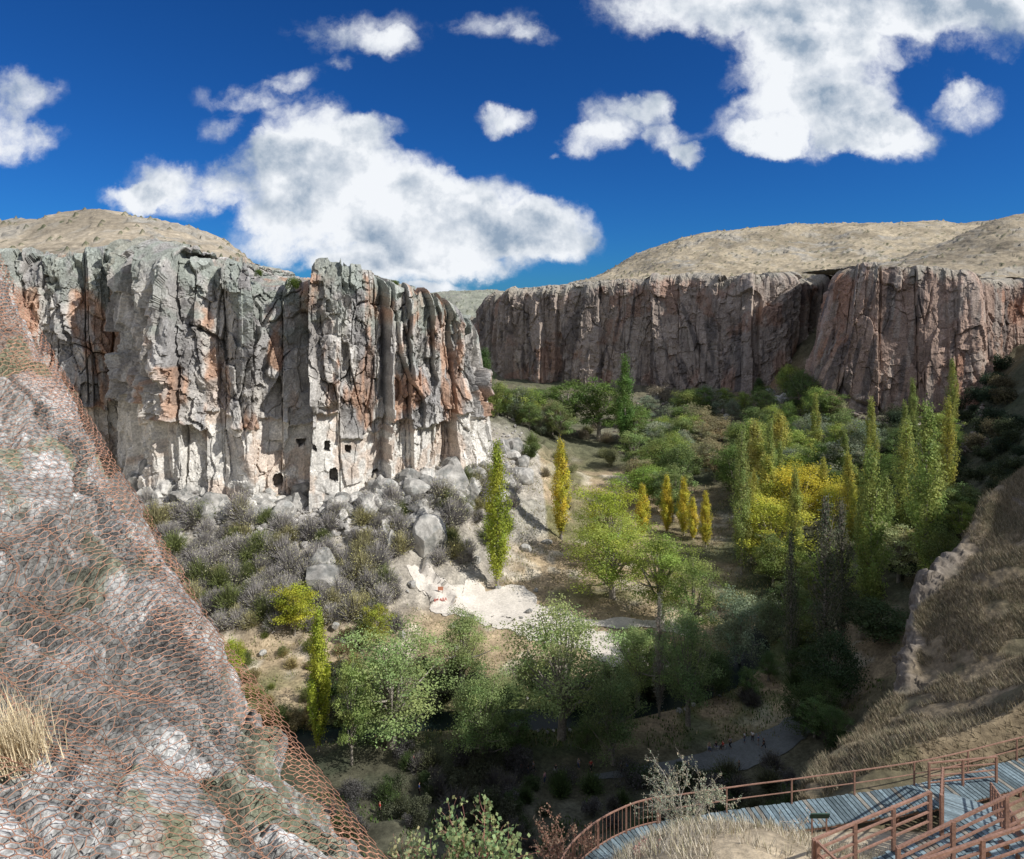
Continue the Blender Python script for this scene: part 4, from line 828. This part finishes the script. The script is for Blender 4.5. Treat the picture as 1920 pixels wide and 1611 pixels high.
# ================================================================= PEOPLE
def skin(name,vs,es,rad,mat,sub=1):
    me=bpy.data.meshes.new(name);me.from_pydata(vs,es,[]);o=bpy.data.objects.new(name,me);C.objects.link(o)
    md=o.modifiers.new('s','SKIN');sv=me.skin_vertices[0].data
    for i,r_ in enumerate(rad): sv[i].radius=(r_,r_)
    sv[0].use_root=True
    m2=o.modifiers.new('u','SUBSURF');m2.levels=sub;m2.render_levels=sub
    dg=bpy.context.evaluated_depsgraph_get();dg.update();nm=bpy.data.meshes.new_from_object(o.evaluated_get(dg));nm.name=name
    bpy.data.objects.remove(o);nm.materials.clear();nm.materials.append(mat)
    nm.polygons.foreach_set('use_smooth',np.ones(len(nm.polygons),bool));return nm
def figure(pose):
    if pose=='stand': kn=[(-.1,-.02,.5),(.1,.01,.5)];an=[(-.11,.02,.08),(.12,.02,.08)];hp=.92;el=[(-.24,.03,1.13),(.24,.03,1.13)];ha=[(-.25,-.05,.88),(.25,-.06,.88)]
    elif pose=='walk': kn=[(-.1,-.2,.52),(.1,.06,.5)];an=[(-.1,-.28,.1),(.1,.34,.16)];hp=.9;el=[(-.24,.16,1.15),(.24,-.12,1.14)];ha=[(-.25,.2,.92),(.24,-.3,.98)]
    else: kn=[(-.12,-.42,.48),(.12,-.42,.48)];an=[(-.12,-.42,.08),(.13,-.46,.08)];hp=.5;el=[(-.24,-.08,.73),(.24,-.08,.73)];ha=[(-.15,-.32,.58),(.15,-.32,.58)]
    dz=hp-.92
    v=[(0,0,hp),(0,0,1.15+dz),(0,.01,1.36+dz),(0,0,1.47+dz),(0,-.015,1.56+dz),(0,-.02,1.66+dz),(0,-.115,1.58+dz)];e=[(0,1),(1,2),(2,3),(3,4),(4,5),(4,6)];r=[.14,.13,.15,.055,.085,.07,.018]
    for s in (0,1):
        sg_=-1 if s==0 else 1;i=len(v)
        v+=[(sg_*.09,0,hp-.06),kn[s],an[s],(an[s][0],an[s][1]-.14,.04)];e+=[(0,i),(i,i+1),(i+1,i+2),(i+2,i+3)];r+=[.09,.06,.042,.035]
        i=len(v);v+=[(sg_*.18,.01,1.38+dz),el[s],ha[s]];e+=[(2,i),(i,i+1),(i+1,i+2)];r+=[.06,.042,.028];w_=i+2
        hx,hy,hz=ha[s];i=len(v);v.append((hx,hy-.01,hz-.07));e.append((w_,i));r.append(.032)
        for k,(fx,L) in enumerate([(-.03,.06),(-.01,.075),(.01,.08),(.03,.07)]):
            j=len(v);v+=[(hx+fx*.4,hy+fx,hz-.11),(hx+fx*.4,hy+fx-.01,hz-.11-L)];e+=[(i,j),(j,j+1)];r+=[.011,.008]
        j=len(v);v+=[(hx-sg_*.02,hy-.045,hz-.07),(hx-sg_*.02,hy-.06,hz-.11)];e+=[(i,j),(j,j+1)];r+=[.012,.009]
    body=skin('body',v,e,r,MS)
    sv_=[(0,0,hp+.02),(0,0,1.15+dz),(0,.01,1.36+dz),(-.18,.01,1.38+dz),tuple(np.array(el[0])),(.18,.01,1.38+dz),tuple(np.array(el[1]))]
    f=.85;sv_[4]=tuple(np.array(sv_[3])*(1-f)+np.array(el[0])*f);sv_[6]=tuple(np.array(sv_[5])*(1-f)+np.array(el[1])*f)
    shirt=skin('shirt',sv_,[(0,1),(1,2),(2,3),(3,4),(2,5),(5,6)],[.165,.155,.17,.08,.065,.08,.065],MS)
    tv=[(0,0,hp),(-.09,0,hp-.06),kn[0],(an[0][0],an[0][1],an[0][2]+.05),(.09,0,hp-.06),kn[1],(an[1][0],an[1][1],an[1][2]+.05)]
    tr_=skin('trousers',tv,[(0,1),(1,2),(2,3),(0,4),(4,5),(5,6)],[.155,.11,.08,.06,.11,.08,.06],MS)
    hair=skin('hair',[(0,.01,1.64+dz),(0,.035,1.56+dz)],[(0,1)],[.098,.08],MS)
    return body,shirt,tr_,hair
MS=plain('skin_tone',(.42,.26,.18))
FIG={p:figure(p) for p in ('stand','walk','sit')}
def matc(c,cache={}):
    if c not in cache: cache[c]=plain('cloth',c)
    return cache[c]
WH=(.75,.75,.73);BK=(.03,.03,.035);RD_=(.5,.06,.05);BL=(.08,.14,.35);GY_=(.25,.25,.26);PK=(.6,.3,.35);DN=(.07,.1,.18);TN=(.4,.32,.22)
cn={WH:'white',BK:'black',RD_:'red',BL:'blue',GY_:'grey',PK:'pink',DN:'denim',TN:'tan'}
ppl=[(978,1452,'stand',RD_,BK,'leftmost by the paved walk'),(990,1455,'stand',BK,DN,'beside the red one by the walk'),(1000,1450,'walk',GY_,BK,'right of the small group'),(1021,1471,'stand',PK,DN,'alone at the near edge'),(1042,1448,'sit',BK,GY_,'sitting beside the paved walk'),(1085,1446,'stand',GY_,DN,'under the dark shaded tree'),(1108,1446,'walk',RD_,BK,'walking on the paved walk'),(1165,1452,'stand',WH,BK,'near the middle of the walk'),(1176,1455,'walk',BL,BK,'walking near the middle'),(1228,1448,'stand',BK,BK,'left of the seated row'),
(1330,1408,'sit',TN,DN,'first in the seated row'),(1343,1408,'sit',BK,DN,'second in the seated row'),(1356,1407,'sit',RD_,BK,'third in the seated row'),(1369,1405,'walk',GY_,BK,'right of the seated row'),(1396,1396,'stand',WH,DN,'left in the end group'),(1411,1394,'stand',WH,BK,'middle of the end group'),(1422,1402,'stand',BL,GY_,'within the end group'),(1432,1408,'walk',BK,BK,'rightmost in the end group'),(1386,1450,'stand',BK,DN,'alone on the wide paving'),
(775,1440,'walk',RD_,DN,'beneath the large left tree'),(786,1492,'stand',BL,BK,'in the undergrowth lower left'),(820,1480,'stand',BL,GY_,'in the undergrowth'),(712,1530,'stand',RD_,BK,'lowest left on the valley floor')]
for (px,py,ps,sc,tc,wh) in ppl:
    p=hit(px,py,72);p[2]+=.1 if (90<p[1]<106 and px>1150) else 0
    root=emp('person',tuple(p),'person in %s top and %s trousers %s'%(cn[sc],cn[tc],wh),'person','visitors on the valley floor',rng.uniform(0,6.28))
    b,s,t,h=FIG[ps]
    for nm,me,cc in (('body',b,None),('shirt',s,sc),('trousers',t,tc),('hair',h,(.03,.02,.015))):
        o=bpy.data.objects.new(nm,me);C.objects.link(o);o.parent=root
        if cc: o.material_slots[0].link='OBJECT';o.material_slots[0].material=matc(cc)
    if ps=='sit':
        q=emp('stone_seat',(p[0],p[1],p[2]),'low stone seat under the person %s'%wh,'seat','stone seats by the walk');m=MB();m.box((0,0,.19),(.3,0,0),(0,.26,0),(0,0,.2),(.3,.3,.28));m.box((0,0,.4),(.33,0,0),(0,.29,0),(0,0,.03),(.35,.34,.3));m.build('slab',M_boulder,q)
# ================================================================= SIGNS
def text(name,body,size,mat,loc,rot,label,ext=.02):
    cu=bpy.data.curves.new(name,'FONT');cu.body=body;cu.size=size;cu.extrude=ext;cu.offset=size*.02;cu.align_x='CENTER'
    o=bpy.data.objects.new(name,cu);C.objects.link(o);bpy.context.view_layer.update();dg=bpy.context.evaluated_depsgraph_get()
    me=bpy.data.meshes.new_from_object(o.evaluated_get(dg));bpy.data.objects.remove(o);me.materials.clear();o=link(name,me,mat);o.location=loc;o.rotation_euler=rot
    setp(o,label,'sign');return o
MW=plain('white_paint',(.75,.75,.75));MR=plain('red_paint',(.50,.14,.11))
ax=CX+FL*Pnet[...,0]/Pnet[...,1];ay=HY+(H-Pnet[...,2])*FL/Pnet[...,1];k=np.argmin((ax-152)**2+(ay-858)**2);pp=Pnet.reshape(-1,3)[k];view=np.array([0,0,H])-pp;view/=np.linalg.norm(view)
text('letter_sign','IHLARA',.125,MW,tuple(pp+view*.36),(math.radians(85),0,math.radians(12)),'small white capital letters reading IHLARA at the edge of the netted rock',.008)
p=hit(826,1116);bd=emp('notice_board',tuple(p),'small orange notice board on two posts at the sandy path','sign')
m=MB();m.box((0,0,1.1),(.6,0,0),(0,.04,0),(0,0,.4));m.build('panel',plain('orange_paint',(.60,.26,.16)),bd)
for s in(-.45,.45):
    m=MB();m.box((s,.06,.5),(.04,0,0),(0,.04,0),(0,0,.55));m.build('post',M_rail,bd)
p=hit(826,1132);text('letter_sign','IHLARA',.85,MR,(p[0],p[1],p[2]+.15),(math.radians(80),0,math.radians(14)),'row of low red letters standing beside the sandy path',.06)
# ================================================================= WORLD
sun_dir=Vector((.90,-.36,0)).normalized();el=math.radians(41.5)
az=math.atan2(sun_dir.x,sun_dir.y)
wd=bpy.data.worlds.new('World');bpy.context.scene.world=wd;wd.use_nodes=True;nt=wd.node_tree;N=nt.nodes;Lk=nt.links
bg=N['Background'];bg.inputs['Strength'].default_value=.1
sky=N.new('ShaderNodeTexSky');sky.sky_type='NISHITA';sky.sun_disc=False;sky.sun_elevation=el;sky.sun_rotation=az;sky.altitude=1300;sky.dust_density=.4;sky.ozone_density=2.
tint=N.new('ShaderNodeVectorMath');tint.operation='MULTIPLY';tint.inputs[1].default_value=(.08,.36,.80);Lk.new(sky.outputs[0],tint.inputs[0])
tc=N.new('ShaderNodeTexCoord');sx=N.new('ShaderNodeSeparateXYZ');Lk.new(tc.outputs['Generated'],sx.inputs[0])
def mt(op,a,b=None,c=None,clamp=False):
    n=N.new('ShaderNodeMath');n.operation=op;n.use_clamp=clamp
    for i,q in enumerate((a,b,c)):
        if q is None: continue
        if isinstance(q,(int,float)): n.inputs[i].default_value=q
        else: Lk.new(q,n.inputs[i])
    return n.outputs[0]
def vm(op,a,b=None,c=None):
    n=N.new('ShaderNodeVectorMath');n.operation=op
    for i,q in enumerate((a,b,c)):
        if q is None: continue
        if isinstance(q,tuple): n.inputs[i].default_value=q
        else: Lk.new(q,n.inputs[i])
    return n
def mrange(v,a,b,c=0.,d=1.,sm=True):
    n=N.new('ShaderNodeMapRange');n.interpolation_type='SMOOTHSTEP' if sm else 'LINEAR'
    for k_,q in (('From Min',a),('From Max',b),('To Min',c),('To Max',d)): n.inputs[k_].default_value=q
    Lk.new(v,n.inputs['Value']);return n.outputs[0]
ya=mt('MAXIMUM',mt('ABSOLUTE',sx.outputs[1]),.08)
cb=N.new('ShaderNodeCombineXYZ');Lk.new(mt('DIVIDE',sx.outputs[0],ya),cb.inputs[0]);Lk.new(mt('DIVIDE',sx.outputs[2],ya),cb.inputs[1])
def noise(vec,sc,det=6,ro=.6):
    n=N.new('ShaderNodeTexNoise');n.inputs['Scale'].default_value=sc;n.inputs['Detail'].default_value=det;n.inputs['Roughness'].default_value=ro;Lk.new(vec,n.inputs['Vector']);return n
wn=noise(cb.outputs[0],7,6,.62);wv_=vm('SCALE',vm('SUBTRACT',wn.outputs['Color'],(.5,.5,.5)).outputs[0]);wv_.inputs['Scale'].default_value=.10
P0=vm('ADD',cb.outputs[0],wv_.outputs[0]).outputs[0]
blobs=[(600,275,115,85,1.3),(520,340,120,80,1.2),(335,345,105,58,1.15),(250,370,60,26,1.),(695,245,60,40,.9),(700,360,160,80,1.3),(850,400,175,74,1.3),(640,440,220,66,1.3),(900,455,165,60,1.2),(1045,430,90,54,1.2),(760,505,170,34,1.1),(820,545,80,15,.9),
(480,178,115,34,.66),(425,235,50,30,.6),(550,138,60,20,.6),(665,55,140,44,.66),(740,80,55,28,.6),(635,118,38,18,.6),(945,228,58,28,1.),
(1170,215,100,45,.85),(1105,262,64,34,.85),(1225,190,60,28,.65),(1265,255,62,32,.85),(1300,284,38,26,.9),(1320,5,230,55,1.),(1550,30,270,90,1.2),(1760,5,260,55,1.1),(1520,140,160,84,1.2),(1540,235,200,68,1.2),(1650,258,110,50,1.1),(1440,265,66,36,.9),(1810,190,68,46,.75),(1900,25,135,50,.65),(20,160,92,48,.8),(20,250,98,54,1.1),(930,35,100,32,.58),(1010,60,58,26,.55),(1035,290,14,9,.6),(1870,80,95,30,.55),(1790,155,46,27,.58)]
acc=None
for (px,py,rx,ry,wt) in blobs:
    cx=(px-CX)/FL;cy=(HY-py)/FL;ix=FL/(rx*1.18);iy=FL/(ry*1.18)
    q=vm('MULTIPLY_ADD',P0,(ix,iy,0.),(-cx*ix,-cy*iy,0.));d=vm('DOT_PRODUCT',q.outputs[0],q.outputs[0]).outputs['Value']
    s=mt('SUBTRACT',1.,d,clamp=True);acc=mt('MULTIPLY_ADD',s,wt,acc if acc is not None else 0.)
Fd=mt('MINIMUM',acc,1.8)
nA=noise(cb.outputs[0],9,8,.6);nB=noise(P0,24,7,.62)
nn=mt('ADD',mt('MULTIPLY',mt('SUBTRACT',nA.outputs['Fac'],.5),2.0),mt('MULTIPLY',mt('SUBTRACT',nB.outputs['Fac'],.5),1.4))
dens=mt('ADD',Fd,nn)
mask=mt('MULTIPLY',mrange(dens,.08,1.2),mrange(Fd,.0,.6,sm=False))
nD=noise(cb.outputs[0],6,6,.55);off=vm('ADD',cb.outputs[0],(.03,.045,0.)).outputs[0];nC=noise(off,6,6,.55)
rel=mt('MULTIPLY',mt('SUBTRACT',nD.outputs['Fac'],nC.outputs['Fac']),4.5)
shd=mt('ADD',mt('SUBTRACT',1.0,mrange(dens,1.0,2.3,0.,.75)),rel,clamp=True)
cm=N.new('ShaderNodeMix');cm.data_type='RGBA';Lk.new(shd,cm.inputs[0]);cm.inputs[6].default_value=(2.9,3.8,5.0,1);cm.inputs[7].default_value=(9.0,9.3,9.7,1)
fill_cov=mt('MAXIMUM',mrange(sx.outputs[2],.46,.62),mt('MULTIPLY',mrange(sx.outputs[1],.0,-.25),mrange(sx.outputs[2],-.05,.1)))  # added cloud overhead and behind the camera, to lift ambient light in shadows
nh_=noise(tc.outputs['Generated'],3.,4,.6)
fill_cov=mt('MULTIPLY',fill_cov,mrange(nh_.outputs['Fac'],.36,.60,.08,.8))
mask2=mt('MAXIMUM',mask,fill_cov)
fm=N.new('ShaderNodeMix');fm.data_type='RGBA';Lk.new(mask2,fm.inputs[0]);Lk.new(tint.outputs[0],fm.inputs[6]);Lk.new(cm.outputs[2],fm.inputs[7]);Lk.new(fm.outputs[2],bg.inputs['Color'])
sl_=bpy.data.lights.new('Sun','SUN');sl_.energy=5.;sl_.angle=math.radians(.5);sl_.color=(1,.965,.91);so_=bpy.data.objects.new('Sun',sl_);C.objects.link(so_)
d=Vector((sun_dir.x*math.cos(el),sun_dir.y*math.cos(el),math.sin(el)));so_.rotation_euler=d.to_track_quat('Z','Y').to_euler()
cam=bpy.data.cameras.new('Camera');cam.sensor_width=36;cam.sensor_fit='HORIZONTAL';cam.lens=FL/1920*36;cam.shift_y=-(805.5-HY)/1920;cam.clip_end=9000;cam.clip_start=.1
co=bpy.data.objects.new('Camera',cam);C.objects.link(co);co.location=(0,0,H);co.rotation_euler=(math.pi/2,0,0);bpy.context.scene.camera=co
sc=bpy.context.scene;sc.view_settings.view_transform='Standard';sc.view_settings.look='None';sc.view_settings.exposure=0
